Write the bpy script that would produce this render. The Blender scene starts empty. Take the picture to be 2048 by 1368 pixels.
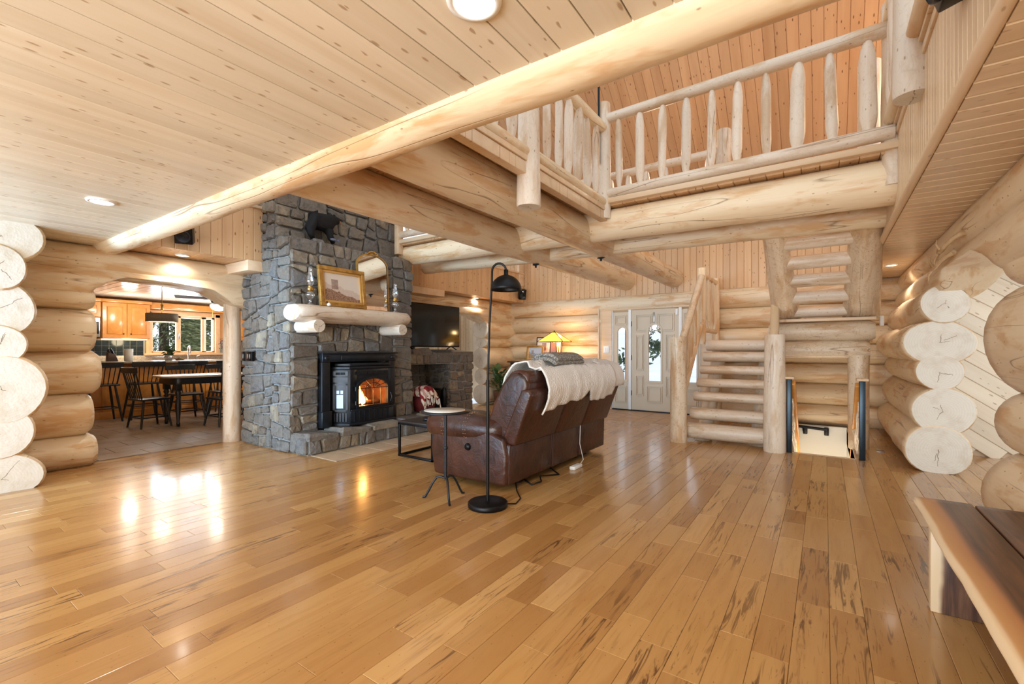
import bpy, bmesh, math, random
from mathutils import Vector, Matrix, noise
R = random.Random(7)
S = bpy.context.scene
COL = S.collection
PI = math.pi
# ------------------------------------------------------------------ camera
cam = bpy.data.cameras.new('camera'); CAM = bpy.data.objects.new('camera', cam); COL.objects.link(CAM)
cam.sensor_width = 36; cam.lens = 16.0; cam.shift_y = 16/2048; cam.clip_start = .05
CAM.location = (0, 0, 1.2); CAM.rotation_euler = (PI/2, 0, math.radians(34.51))
S.camera = CAM
# ------------------------------------------------------------------ view and sky
vs = S.view_settings
vs.view_transform = 'Standard'; vs.look = 'None'; vs.gamma = 1; vs.use_curve_mapping = False
vs.exposure = 0.68
W = bpy.data.worlds.new('overcast_sky'); S.world = W; W.use_nodes = True
W.node_tree.nodes['Background'].inputs[0].default_value = (.86, .93, 1.0, 1)
W.node_tree.nodes['Background'].inputs[1].default_value = .95
def area(name, loc, rot, sx, sy, power, col):
    l = bpy.data.lights.new(name, 'AREA'); l.shape = 'RECTANGLE'; l.size = sx; l.size_y = sy
    l.energy = power; l.color = col
    o = bpy.data.objects.new(name, l); COL.objects.link(o); o.location = loc; o.rotation_euler = rot
    return o
# daylight coming in through the glazed front of the great room, behind the camera
area('front_window_daylight', (-.4, -3.0, 1.3), (math.radians(106), 0, math.radians(8)), 6.0, 2.2, 265, (.88, .96, 1.0))
SWD = area('side_window_daylight', (-4.9, -2.8, 1.4), (math.radians(92), 0, math.radians(6)), 1.8, 2.0, 62, (.38, .67, 1.0)); SWD.data.spread = math.radians(70)
# added fill light beyond the right passage; no window is known there
area('passage_fill_light', (1.75, 2.9, 1.35), (math.radians(90), 0, math.radians(3)), .8, 1.6, 19, (.66, .84, 1.0))
# ------------------------------------------------------------------ objects
def link(o): COL.objects.link(o); return o
def tag(o, label=None, cat=None, group=None, kind=None):
    if label: o['label'] = label
    if cat: o['category'] = cat
    if group: o['group'] = group
    if kind: o['kind'] = kind
    return o
def thing(name, label, cat, loc=(0, 0, 0), group=None):
    o = link(bpy.data.objects.new(name, None)); o.location = loc; o.empty_display_size = .1
    return tag(o, label, cat, group)
def struct(name, label, cat):
    o = link(bpy.data.objects.new(name, None)); o.empty_display_size = .1
    return tag(o, label, cat, None, 'structure')
_W = {}
def m_of(o):                                   # world matrix of an object as it was placed
    if o.name in _W: return _W[o.name]
    if o.parent is not None: return Matrix.Identity(4)
    return Matrix.Translation(o.location) @ o.rotation_euler.to_matrix().to_4x4()
def par(o, p):
    if p is not None:
        o.parent = p; o.matrix_parent_inverse = m_of(p).inverted()
    return o
def place(o, mtx):
    o.matrix_basis = mtx; _W[o.name] = mtx.copy(); return o
class MB:
    def __init__(s): s.v = []; s.f = []; s.m = []; s.sm = []
    def add(s, vs_, fs, mi=0, smooth=False):
        b = len(s.v); s.v += [tuple(p) for p in vs_]
        for f in fs: s.f.append([b+i for i in f]); s.m.append(mi); s.sm.append(smooth)
        return s
    def box(s, x0, x1, y0, y1, z0, z1, mi=0):
        return s.add([(x0,y0,z0),(x1,y0,z0),(x1,y1,z0),(x0,y1,z0),(x0,y0,z1),(x1,y0,z1),(x1,y1,z1),(x0,y1,z1)],
                     [(3,2,1,0),(4,5,6,7),(0,1,5,4),(1,2,6,5),(2,3,7,6),(3,0,4,7)], mi)
    def tube(s, pts, r, n=10, mi=0, caps=True):
        pts = [Vector(p) for p in pts]; k = len(pts)
        rs = r if isinstance(r, (list, tuple)) else [r]*k
        vv = []; up = None
        for i, p in enumerate(pts):
            d = (pts[min(i+1, k-1)]-pts[max(i-1, 0)]).normalized()
            if up is None: up = Vector((0, 0, 1)) if abs(d.z) < .9 else Vector((1, 0, 0))
            a = d.cross(up)
            if a.length < 1e-4: a = d.orthogonal()
            a.normalize(); b = a.cross(d); up = b if abs(d.z) > .5 else up
            for j in range(n):
                t = 2*PI*j/n; vv.append(p+(a*math.cos(t)+b*math.sin(t))*rs[i])
        ff = [(i*n+j, i*n+(j+1) % n, (i+1)*n+(j+1) % n, (i+1)*n+j) for i in range(k-1) for j in range(n)]
        s.add(vv, ff, mi, True)
        if caps:
            s.add(vv[:n], [tuple(range(n))], mi); s.add(vv[-n:], [tuple(range(n-1, -1, -1))], mi)
        return s
    def lathe(s, prof, c=(0, 0, 0), n=20, mi=0, axis='z', smooth=True):
        vv = []
        for r, h in prof:
            for j in range(n):
                t = 2*PI*j/n; a, b = r*math.cos(t), r*math.sin(t)
                p = (a, b, h) if axis == 'z' else ((h, a, b) if axis == 'x' else (b, h, a))
                vv.append((c[0]+p[0], c[1]+p[1], c[2]+p[2]))
        ff = [(i*n+j, i*n+(j+1) % n, (i+1)*n+(j+1) % n, (i+1)*n+j) for i in range(len(prof)-1) for j in range(n)]
        return s.add(vv, ff, mi, smooth)
    def prism(s, poly, axis, a, b, mi=0, smooth=False):
        """polygon in the two other axes, extruded from a to b along axis"""
        def P(u, w, h): return {'x': (h, u, w), 'y': (u, h, w), 'z': (u, w, h)}[axis]
        n = len(poly)
        v0 = [P(u, w, a) for u, w in poly]; v1 = [P(u, w, b) for u, w in poly]
        s.add(v0+v1, [(i, (i+1) % n, n+(i+1) % n, n+i) for i in range(n)], mi, smooth)
        s.add(v0, [tuple(range(n-1, -1, -1))], mi); s.add(v1, [tuple(range(n))], mi)
        return s
    def build(s, name, mats, parent=None, bevel=0, seg=2, fix=True, subsurf=0):
        me = bpy.data.meshes.new(name); me.from_pydata(s.v, [], s.f)
        if not isinstance(mats, (list, tuple)): mats = [mats]
        for m in mats: me.materials.append(m)
        me.polygons.foreach_set('material_index', s.m)
        me.polygons.foreach_set('use_smooth', s.sm)
        if fix:
            bm = bmesh.new(); bm.from_mesh(me); bmesh.ops.remove_doubles(bm, verts=bm.verts, dist=1e-5) if bevel or subsurf else None
            bmesh.ops.recalc_face_normals(bm, faces=bm.faces); bm.to_mesh(me); bm.free()
        me.update()
        o = link(bpy.data.objects.new(name, me)); par(o, parent)
        if bevel:
            md = o.modifiers.new('edge', 'BEVEL'); md.width = bevel; md.segments = seg; md.limit_method = 'ANGLE'; md.angle_limit = .6
            for p in me.polygons: p.use_smooth = True
            md.harden_normals = False
        if subsurf:
            md = o.modifiers.new('soft', 'SUBSURF'); md.levels = subsurf; md.render_levels = subsurf
            for p in me.polygons: p.use_smooth = True
        return o
def boxo(name, d, mat, parent=None, bevel=.004):
    return MB().box(*d).build(name, mat, parent, bevel)
# ------------------------------------------------------------------ materials
def srgb(r, g, b):
    f = lambda c: ((c/255+.055)/1.055)**2.4 if c > 10 else c/255/12.92
    return (f(r), f(g), f(b), 1)
class NT:
    def __init__(s, name):
        s.mat = bpy.data.materials.new(name); s.mat.use_nodes = True
        s.t = s.mat.node_tree; s.b = s.t.nodes['Principled BSDF']
    def n(s, typ, **kw):
        x = s.t.nodes.new(typ)
        for k, v in kw.items():
            if k.startswith('i_'):
                key = k[2:]; key = int(key) if key.isdigit() else key
                if hasattr(v, 'links') or isinstance(v, bpy.types.NodeSocket): s.t.links.new(v, x.inputs[key])
                else: x.inputs[key].default_value = v
            else: setattr(x, k, v)
        return x
    def math(s, op, a, b=0.0, c=None):
        x = s.t.nodes.new('ShaderNodeMath'); x.operation = op
        for i, v in enumerate((a, b) if c is None else (a, b, c)):
            if isinstance(v, bpy.types.NodeSocket): s.t.links.new(v, x.inputs[i])
            else: x.inputs[i].default_value = v
        return x.outputs[0]
    def ramp(s, fac, stops, interp='LINEAR'):
        x = s.t.nodes.new('ShaderNodeValToRGB'); s.t.links.new(fac, x.inputs[0]); x.color_ramp.interpolation = interp
        e = x.color_ramp.elements
        while len(e) > 1: e.remove(e[-1])
        e[0].position, e[0].color = stops[0][0], stops[0][1]
        for p, c in stops[1:]:
            q = e.new(p); q.color = c
        return x.outputs[0]
    def mix(s, fac, a, b, mode='MIX'):
        x = s.t.nodes.new('ShaderNodeMix'); x.data_type = 'RGBA'; x.blend_type = mode
        for i, v in ((0, fac), (6, a), (7, b)):
            if isinstance(v, bpy.types.NodeSocket): s.t.links.new(v, x.inputs[i])
            else: x.inputs[i].default_value = v
        return x.outputs[2]
    def mapv(s, vec, scale):
        x = s.t.nodes.new('ShaderNodeMapping'); s.t.links.new(vec, x.inputs[0]); x.inputs['Scale'].default_value = scale
        return x.outputs[0]
    def noise(s, vec, scale=1.0, detail=3.0, rough=.5, dist=0.0):
        x = s.n('ShaderNodeTexNoise'); s.t.links.new(vec, x.inputs['Vector'])
        x.inputs['Scale'].default_value = scale; x.inputs['Detail'].default_value = detail
        x.inputs['Roughness'].default_value = rough; x.inputs['Distortion'].default_value = dist
        return x.outputs[0]
    def bump(s, h, strength, dist=.01):
        x = s.n('ShaderNodeBump'); x.inputs['Strength'].default_value = strength; x.inputs['Distance'].default_value = dist
        s.t.links.new(h, x.inputs['Height']); s.t.links.new(x.outputs[0], s.b.inputs['Normal'])
    def set(s, **kw):
        for k, v in kw.items():
            k = {'color': 'Base Color', 'rough': 'Roughness', 'metal': 'Metallic', 'coat': 'Coat Weight', 'coatr': 'Coat Roughness',
                 'spec': 'Specular IOR Level', 'em': 'Emission Color', 'ems': 'Emission Strength', 'trans': 'Transmission Weight',
                 'sheen': 'Sheen Weight', 'alpha': 'Alpha', 'sss': 'Subsurface Weight'}[k]
            if isinstance(v, bpy.types.NodeSocket): s.t.links.new(v, s.b.inputs[k])
            else: s.b.inputs[k].default_value = v
        return s
    def objco(s):                                # object coordinates, shifted by the object's own random number
        tc = s.n('ShaderNodeTexCoord'); oi = s.n('ShaderNodeObjectInfo')
        sh = s.n('ShaderNodeVectorMath', operation='MULTIPLY_ADD')
        s.t.links.new(oi.outputs['Random'], sh.inputs[0]); sh.inputs[1].default_value = (37, 23, 61)
        s.t.links.new(tc.outputs['Object'], sh.inputs[2])
        return sh.outputs[0], oi.outputs['Random'], tc.outputs['Object']
def plain(name, c, rough=.5, metal=0, **kw):
    m = NT(name); m.set(color=c, rough=rough, metal=metal, **kw); return m.mat
BLK = (0, 0, 0, 1); WHT = (1, 1, 1, 1)
def ob_grey(v): return (v, v, v, 1)
def log_mat(name, pale, tan, dark, whorl=0.0, rough=.42):
    m = NT(name); v, rnd, raw = m.objco()
    patch = m.noise(m.mapv(v, (1.1, 4.5, 4.5)), 1.6, 4, .6, .4)
    col = m.mix(m.ramp(patch, [(.50, BLK), (.62, WHT)]), pale, tan)
    grain = m.noise(m.mapv(v, (2.2, 34, 34)), 1, 3, .6)
    col = m.mix(m.math('MULTIPLY', m.ramp(grain, [(.48, BLK), (.75, WHT)]), .35), col, tan)
    if whorl:
        q = m.noise(m.mapv(v, (9, 14, 14)), 1, 2, .5, 1.2)
        band = m.math('ABSOLUTE', m.math('SUBTRACT', q, .5))
        col = m.mix(m.math('MULTIPLY', m.ramp(band, [(.006, WHT), (.022, BLK)]), whorl), col, dark)
    vo = m.n('ShaderNodeTexVoronoi'); m.t.links.new(m.mapv(v, (2.4, 5.5, 5.5)), vo.inputs['Vector'])
    kc = m.n('ShaderNodeSeparateColor'); m.t.links.new(vo.outputs['Color'], kc.inputs[0])
    kn = m.math('MULTIPLY', m.math('LESS_THAN', kc.outputs[0], .4), m.ramp(vo.outputs['Distance'], [(.0, WHT), (.10, WHT), (.15, BLK)]))
    col = m.mix(m.math('MULTIPLY', kn, .65), col, dark)
    # drying checks: long thin dark splits along the log
    ck = m.noise(m.mapv(v, (.35, 5.5, 5.5)), 1, 2, .4, .1)
    line = m.ramp(m.math('ABSOLUTE', m.math('SUBTRACT', ck, .5)), [(.0, WHT), (.006, BLK)])
    gate = m.ramp(m.noise(m.mapv(v, (.8, .5, .5)), 1.0, 1), [(.52, BLK), (.58, WHT)])
    chk = m.math('MULTIPLY', line, gate)
    col = m.mix(m.math('MULTIPLY', chk, .75), col, dark)
    hv = m.n('ShaderNodeHueSaturation'); m.t.links.new(col, hv.inputs['Color'])
    m.t.links.new(m.math('MULTIPLY_ADD', rnd, .14, .93), hv.inputs['Value'])
    m.set(color=hv.outputs[0], rough=rough)
    m.bump(m.math('ADD', m.math('MULTIPLY', m.noise(m.mapv(v, (2, 9, 9)), 1, 3), .8), m.math('MULTIPLY', chk, -1.2)), .35, .012)
    return m.mat
def end_mat(name, pale, ring):
    m = NT(name); v, rnd, raw = m.objco()
    fl = m.mapv(raw, (0, 1, 1))
    wob = m.noise(m.mapv(v, (0, 6, 6)), 1, 3)
    ln = m.n('ShaderNodeVectorMath', operation='LENGTH'); m.t.links.new(fl, ln.inputs[0])
    rr = m.math('ADD', ln.outputs['Value'], m.math('MULTIPLY', wob, .05))
    rings = m.math('SINE', m.math('MULTIPLY', rr, 330.0))
    col = m.mix(m.math('MULTIPLY', m.math('MULTIPLY_ADD', rings, .5, .5), .16), pale, ring)
    blot = m.noise(m.mapv(v, (1, 7, 7)), 1, 4, .6)
    col = m.mix(m.math('MULTIPLY', m.ramp(blot, [(.48, BLK), (.68, WHT)]), .45), col, ring)
    col = m.mix(m.math('MULTIPLY', m.ramp(rr, [(.02, WHT), (.1, BLK)]), .35), col, ring)
    sx = m.n('ShaderNodeSeparateXYZ'); m.t.links.new(raw, sx.inputs[0]); yy, zz = sx.outputs[1], sx.outputs[2]
    tot = None
    for k, (off, lo, span) in enumerate(((0, -.01, .16), (2.3, .03, .12), (4.1, .0, .10))):
        ph = m.math('MULTIPLY_ADD', rnd, 43.0+17*k, off); cs_, sn_ = m.math('COSINE', ph), m.math('SINE', ph)
        dt = m.math('ADD', m.math('MULTIPLY', yy, cs_), m.math('MULTIPLY', zz, sn_))
        pp = m.math('SUBTRACT', m.math('MULTIPLY', yy, sn_), m.math('MULTIPLY', zz, cs_))
        pp = m.math('ABSOLUTE', m.math('ADD', pp, m.math('MULTIPLY_ADD', m.noise(m.mapv(v, (0, 14, 14)), 1, 3), .05, -.025)))
        hi = m.math('MULTIPLY_ADD', m.math('FRACT', m.math('MULTIPLY', rnd, 91.0+k*7)), span, .02)
        c = m.math('MULTIPLY', m.math('LESS_THAN', pp, .0020), m.math('MULTIPLY', m.math('GREATER_THAN', dt, lo), m.math('LESS_THAN', dt, hi)))
        tot = c if tot is None else m.math('MAXIMUM', tot, c)
    col = m.mix(m.math('MULTIPLY', tot, .8), col, srgb(90, 62, 40))
    m.set(color=col, rough=.6); m.bump(m.math('SUBTRACT', m.noise(m.mapv(v, (20, 40, 40)), 1, 2), tot), .2, .01)
    return m.mat
def board_mat(name, pale, tan, knotc, rough=.4, knots=1.0, spread=.16, coat=0.0):
    m = NT(name); v, rnd, raw = m.objco()
    g = m.noise(m.mapv(v, (.7, 8, 8)), 1, 3, .5, .8)
    col = m.mix(m.math('MULTIPLY', m.ramp(g, [(.40, BLK), (.72, WHT)]), .8), pale, tan)
    g2 = m.noise(m.mapv(v, (3, 90, 90)), 1, 2)
    col = m.mix(m.math('MULTIPLY', m.ramp(g2, [(.5, BLK), (.8, WHT)]), .16), col, tan)
    vo = m.n('ShaderNodeTexVoronoi', voronoi_dimensions='2D'); m.t.links.new(m.mapv(v, (2.4, 7.0, 1)), vo.inputs['Vector'])
    cs = m.n('ShaderNodeSeparateColor'); m.t.links.new(vo.outputs['Color'], cs.inputs[0])
    on = m.math('LESS_THAN', cs.outputs[0], .10)
    size = m.math('MULTIPLY_ADD', cs.outputs[1], .20, .12)
    k = m.math('MULTIPLY', on, m.ramp(m.math('DIVIDE', vo.outputs['Distance'], size), [(.55, WHT), (1.0, BLK)]))
    col = m.mix(m.math('MULTIPLY', k, .85*knots), col, knotc)
    hv = m.n('ShaderNodeHueSaturation'); m.t.links.new(col, hv.inputs['Color'])
    m.t.links.new(m.math('MULTIPLY_ADD', rnd, spread, 1-spread/2), hv.inputs['Value'])
    m.set(color=hv.outputs[0], rough=rough, coat=coat, coatr=.15)
    m.bump(g2, .06, .004)
    return m.mat
def floor_mat():
    m = NT('maple_plank'); geo = m.n('ShaderNodeNewGeometry'); at = m.n('ShaderNodeAttribute', attribute_name='tone')
    sp = m.n('ShaderNodeSeparateColor'); m.t.links.new(at.outputs['Color'], sp.inputs[0])
    sh = m.n('ShaderNodeVectorMath', operation='MULTIPLY_ADD'); m.t.links.new(at.outputs['Color'], sh.inputs[0])
    sh.inputs[1].default_value = (71, 53, 0); m.t.links.new(geo.outputs['Position'], sh.inputs[2]); v = sh.outputs[0]
    base = m.ramp(sp.outputs[0], [(0, srgb(160, 116, 66)), (.15, srgb(174, 129, 76)), (.5, srgb(183, 139, 84)), (.9, srgb(192, 149, 92)), (1, srgb(200, 158, 102))])
    g = m.noise(m.mapv(v, (16, 1.6, 1)), 1, 4, .6, .8)
    col = m.mix(m.math('MULTIPLY', m.ramp(g, [(.45, BLK), (.72, WHT)]), .4), base, srgb(158, 106, 54))
    # mineral streaks, mostly on some of the planks
    st = m.noise(m.mapv(v, (30, 2.4, 1)), 1, 3, .65, 1.5)
    ar = m.noise(m.mapv(v, (3.5, 1.5, 1)), 1, 2)
    gate = m.math('MULTIPLY', m.ramp(sp.outputs[1], [(.35, ob_grey(.15)), (.75, WHT)]), m.ramp(ar, [(.40, BLK), (.55, WHT)]))
    col = m.mix(m.math('MULTIPLY', m.math('MULTIPLY', m.ramp(st, [(.54, BLK), (.63, WHT)]), gate), .8), col, srgb(74, 40, 18))
    kv = m.n('ShaderNodeTexVoronoi', voronoi_dimensions='2D'); m.t.links.new(m.mapv(v, (3.2, 1.6, 1)), kv.inputs['Vector'])
    col = m.mix(m.math('MULTIPLY', m.ramp(kv.outputs['Distance'], [(.015, WHT), (.035, BLK)]), .7), col, srgb(110, 64, 30))
    m.set(color=col, rough=m.math('MULTIPLY_ADD', g, .12, .17), coat=.3, coatr=.1)
    m.bump(m.noise(m.mapv(v, (40, 4, 1)), 1, 2), .015, .003)
    return m.mat
def stone_mat(name, stops, bump=.5):
    m = NT(name); v, rnd, raw = m.objco()
    base = m.ramp(rnd, stops)
    n1 = m.noise(v, 7, 6, .65, .5); n2 = m.noise(v, 38, 4, .7)
    col = m.mix(m.ramp(n1, [(.35, BLK), (.68, WHT)]), base, srgb(110, 102, 92))
    col = m.mix(m.math('MULTIPLY', m.ramp(n2, [(.40, BLK), (.75, WHT)]), .45), col, srgb(146, 144, 140))
    col = m.mix(m.math('MULTIPLY', m.ramp(m.noise(v, 13, 5, .7), [(.52, BLK), (.70, WHT)]), .6), col, srgb(56, 54, 52))
    m.set(color=col, rough=.75); m.bump(m.math('ADD', n1, m.math('MULTIPLY', n2, .5)), bump, .03)
    return m.mat
def noisy(name, c1, c2, scale=6, rough=.6, bump=0, metal=0, detail=3, stretch=(1, 1, 1)):
    m = NT(name); v, rnd, raw = m.objco(); n = m.noise(m.mapv(v, stretch), scale, detail, .6)
    m.set(color=m.mix(m.ramp(n, [(.3, BLK), (.7, WHT)]), c1, c2), rough=rough, metal=metal)
    if bump: m.bump(n, bump, .01)
    return m.mat
def glow(name, c, strength):
    m = NT(name); m.set(color=c, em=c, ems=strength, rough=.5); return m.mat
def glass_mat(name, tint=(1, 1, 1, 1), gl=.022):
    m = NT(name); t = m.t; tr = t.nodes.new('ShaderNodeBsdfTransparent'); tr.inputs[0].default_value = tint
    g = t.nodes.new('ShaderNodeBsdfGlossy'); g.inputs['Roughness'].default_value = .02
    mx = t.nodes.new('ShaderNodeMixShader'); mx.inputs[0].default_value = gl
    t.links.new(tr.outputs[0], mx.inputs[1]); t.links.new(g.outputs[0], mx.inputs[2])
    t.links.new(mx.outputs[0], t.nodes['Material Output'].inputs[0]); return m.mat
LOG = log_mat('peeled_log', srgb(230, 208, 174), srgb(212, 172, 126), srgb(124, 84, 50))
LOGW = log_mat('draw_knifed_log', srgb(224, 204, 176), srgb(204, 170, 132), srgb(128, 90, 58), whorl=.30)
LOGR = log_mat('pale_rail_log', srgb(224, 208, 188), srgb(206, 178, 146), srgb(130, 92, 62), whorl=.12)
END = end_mat('log_end_grain', srgb(220, 211, 196), srgb(194, 174, 146))
CEIL = board_mat('whitewashed_pine', srgb(230, 217, 194), srgb(216, 197, 168), srgb(150, 106, 56), .38, .75, .13)
SOFF = board_mat('soffit_pine', srgb(222, 194, 158), srgb(206, 174, 136), srgb(140, 96, 56), .36, .5, .12)
TG = board_mat('knotty_pine', srgb(212, 172, 128), srgb(196, 152, 106), srgb(116, 66, 34), .42, 1, .16)
ROOF = board_mat('knotty_pine_roof', srgb(200, 156, 116), srgb(184, 136, 96), srgb(96, 56, 30), .45, 1, .18)
TRIM = board_mat('pine_trim', srgb(224, 196, 162), srgb(208, 174, 136), srgb(130, 84, 46), .4, .5, .1)
FLOOR = floor_mat()
STONE = stone_mat('fieldstone', [(0, srgb(82, 81, 81)), (.12, srgb(113, 106, 95)), (.25, srgb(93, 91, 91)), (.38, srgb(131, 113, 88)), (.5, srgb(100, 99, 97)), (.62, srgb(115, 97, 75)), (.74, srgb(88, 90, 93)), (.86, srgb(153, 136, 109)), (1, srgb(167, 153, 127))])
MORT = noisy('mortar', srgb(128, 126, 122), srgb(152, 148, 142), 20, .9, .3)
KTILE = noisy('slate_look_tile', srgb(138, 116, 96), srgb(166, 148, 128), 5, .3, .05)
ETILE = noisy('entry_tile', srgb(170, 128, 84), srgb(196, 154, 108), 5, .28, .05)
HTILE = noisy('hearth_tile', srgb(176, 150, 120), srgb(196, 172, 142), 6, .4, .05)
GROUT = plain('grout', srgb(120, 104, 88), .9)
BLACK = plain('black_metal', srgb(22, 23, 25), .38, .6)
IRON = noisy('cast_iron', srgb(34, 37, 42), srgb(44, 48, 54), 12, .34, .04, .5)
DARK = plain('black_void', srgb(10, 10, 11), .8)
STEEL = plain('brushed_steel', srgb(170, 170, 168), .3, 1)
WHITE = plain('white_paint', srgb(236, 234, 228), .5)
BLKW = noisy('black_painted_wood', srgb(20, 21, 24), srgb(34, 36, 40), 8, .32)
GLASS = glass_mat('window_glass')
CANL = glow('can_light_lens', (1, .95, .86, 1), 9)
# ------------------------------------------------------------------ logs and boards
_ls = [0]
def log(name, p0, p1, r0, r1=None, parent=None, mats=None, seg=20, wob=.035, ell=(1, 1), clip=None, dome=.012, step=.14, neck=0):
    """a peeled log from p0 to p1; ell squashes it sideways / upright; clip flattens it; neck tapers both ends"""
    p0, p1 = Vector(p0), Vector(p1); r1 = r0 if r1 is None else r1
    X = (p1-p0); L = X.length; X.normalize()
    up = Vector((0, 0, 1)) if abs(X.z) < .95 else Vector((0, 1, 0))
    Y = up.cross(X).normalized(); Z = X.cross(Y)
    M = Matrix.Translation(p0) @ Matrix((X, Y, Z)).transposed().to_4x4()
    Mi = M.inverted(); _ls[0] += 1; sd = _ls[0]*7.31
    n = max(4, int(L/step)); vv = []
    for i in range(n+1):
        t = i/n; x = L*t
        r = r0+(r1-r0)*t
        inset = 1.0
        if neck:
            e = min(x, L-x)
            inset = min(1.0, .5+.5*min(1, e/neck)**.7)
        for j in range(seg):
            a = 2*PI*j/seg
            k = 1+wob*(noise.noise(Vector((x*1.7+sd, math.cos(a)*.8, math.sin(a)*.8+sd)))*1.3+.6*noise.noise(Vector((x*.7+sd, sd, 3))))
            vv.append(Vector((x, math.cos(a)*r*k*ell[0]*inset, math.sin(a)*r*k*ell[1]*inset)))
    b0 = [Vector((-dome, v.y*(1-dome*4), v.z*(1-dome*4))) for v in vv[:seg]]
    b1 = [Vector((L+dome, v.y*(1-dome*4), v.z*(1-dome*4))) for v in vv[-seg:]]
    rings = b0+vv+b1
    if clip: rings = [Mi @ Vector(clip(M @ v)) for v in rings]
    m = MB(); k = n+3
    m.add(rings, [(i*seg+j, i*seg+(j+1) % seg, (i+1)*seg+(j+1) % seg, (i+1)*seg+j) for i in range(k-1) for j in range(seg)], 0, True)
    m.add(rings[:seg], [tuple(range(seg-1, -1, -1))], 1); m.add(rings[-seg:], [tuple(range(seg))], 1)
    o = m.build(name, list(mats or (LOG, END)), None, fix=False)
    par(o, parent); place(o, M)
    return o
_bc = {}
def board(name, c, xd, yd, L, w, t, mat, parent, ch=.006):
    """a board centred on c, long way xd, width yd; its visible face looks along xd x yd"""
    key = (round(L, 3), round(w, 3), round(t, 3), mat.name, ch)
    if key not in _bc:
        h, u = L/2, w/2
        pr = [(-u, -t/2), (u, -t/2), (u, t/2-ch), (u-ch, t/2), (-u+ch, t/2), (-u, t/2-ch)]
        n = len(pr); vv = [(-h, a, b) for a, b in pr]+[(h, a, b) for a, b in pr]
        me = bpy.data.meshes.new(name)
        me.from_pydata(vv, [], [((i+1) % n, i, n+i, n+(i+1) % n)[::-1] for i in range(n)]+[tuple(range(n))[::-1], tuple(range(n, 2*n))])
        me.materials.append(mat); me.update(); _bc[key] = me
    o = link(bpy.data.objects.new(name, _bc[key])); par(o, parent)
    xd, yd = Vector(xd).normalized(), Vector(yd).normalized(); zd = xd.cross(yd)
    return place(o, Matrix.Translation(Vector(c)) @ Matrix((xd, yd, zd)).transposed().to_4x4())
def field(parent, org, xd, yd, L, Wd, bw, mat, t=.02, gap=.002, name='board', cut=None, ch=.006):
    """boards side by side: each runs L along xd, the row advances along yd from org"""
    org, xd, yd = Vector(org), Vector(xd).normalized(), Vector(yd).normalized()
    n = max(1, round(Wd/bw)); bw = Wd/n; out = []
    for i in range(n):
        y = (i+.5)*bw; segs = [(0, L)]
        if cut: segs = cut(i, y)
        for a, b in segs:
            out.append(board(name, org+yd*y+xd*((a+b)/2), xd, yd, b-a-.0015, bw-gap, t, mat, parent, ch))
    return out
def slab(name, label, cat, boxes, mat):
    m = MB()
    for b in boxes: m.box(*b)
    return tag(m.build(name, mat), label, cat, None, 'structure')
# ================================================================== THE SETTING
HX0, HX1, HY0, HY1 = -.373, .277, 6.25, 8.81            # stairwell opening
def sub(x0, x1, y0, y1, z0, z1):
    return [(x0, HX0, y0, y1, z0, z1), (HX1, x1, y0, y1, z0, z1), (HX0, HX1, y0, HY0, z0, z1), (HX0, HX1, HY1, y1, z0, z1)]
FL = slab('floor', 'honey maple plank floor of the great room', 'floor', sub(-6.45, 3.2, -3.2, 8.95, -.25, -.019), GROUT)
def plank_mesh(m, x0, x1, y0, y1):
    c = .0016; z = 0; b = -.018
    m.add([(x0, y0, b), (x1, y0, b), (x1, y1, b), (x0, y1, b), (x0, y0, z-c), (x1, y0, z-c), (x1, y1, z-c), (x0, y1, z-c),
           (x0+c, y0+c, z), (x1-c, y0+c, z), (x1-c, y1-c, z), (x0+c, y1-c, z)],
          [(0, 1, 5, 4), (1, 2, 6, 5), (2, 3, 7, 6), (3, 0, 4, 7), (4, 5, 9, 8), (5, 6, 10, 9), (6, 7, 11, 10), (7, 4, 8, 11), (8, 9, 10, 11)])
planks = []
PW = .13
for k in range(-50, 25):
    x0 = .017+PW*k; x1 = x0+PW
    if x1 < -6.46: continue
    y = -3.2-R.random()*.6
    while y < 8.9:
        l = R.choice((.32, .45, .6, .75, .9, 1.05, 1.2))*R.uniform(.9, 1.1); ya, yb = y, min(y+l, 8.93); y += l
        if x1 > HX0+.01 and x0 < HX1-.01:
            if yb > HY0: yb = HY0
        if -4.28 < (x0+x1)/2 < -1.66 and yb > 7.45: yb = 7.45
        if yb-ya > .03: planks.append((x0+.0006, x1-.0006, ya, yb-.0008, R.random(), R.random()))
def pw(p):
    cx, cy = (p[0]+p[1])/2, (p[2]+p[3])/2; de = -.5666*cx+.824*cy; la = .824*cx+.5666*cy
    if de < .9 or abs(la) > 1.2*de or (cx < -4.9 and cy > 2.9): return 0
    return (p[3]-p[2])/de**3
planks.sort(key=pw, reverse=True)
def tone_attr(me, tones):
    at = me.color_attributes.new('tone', 'FLOAT_COLOR', 'CORNER'); d = []
    for i, p in enumerate(me.polygons):
        a, b = tones[i]
        for _ in p.loop_indices: d += [a, b, 0, 1]
    at.data.foreach_set('color', d)
rest = MB(); rt = []
for i, p in enumerate(planks):
    if i < 300:
        m = MB(); plank_mesh(m, *p[:4]); o = m.build('plank', FLOOR, FL, fix=False); tone_attr(o.data, [(p[4], p[5])]*9)
    else:
        plank_mesh(rest, *p[:4]); rt += [(p[4], p[5])]*9
o = rest.build('distant_planks', FLOOR, FL, fix=False); tone_attr(o.data, rt); o['kind'] = 'stuff'
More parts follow.
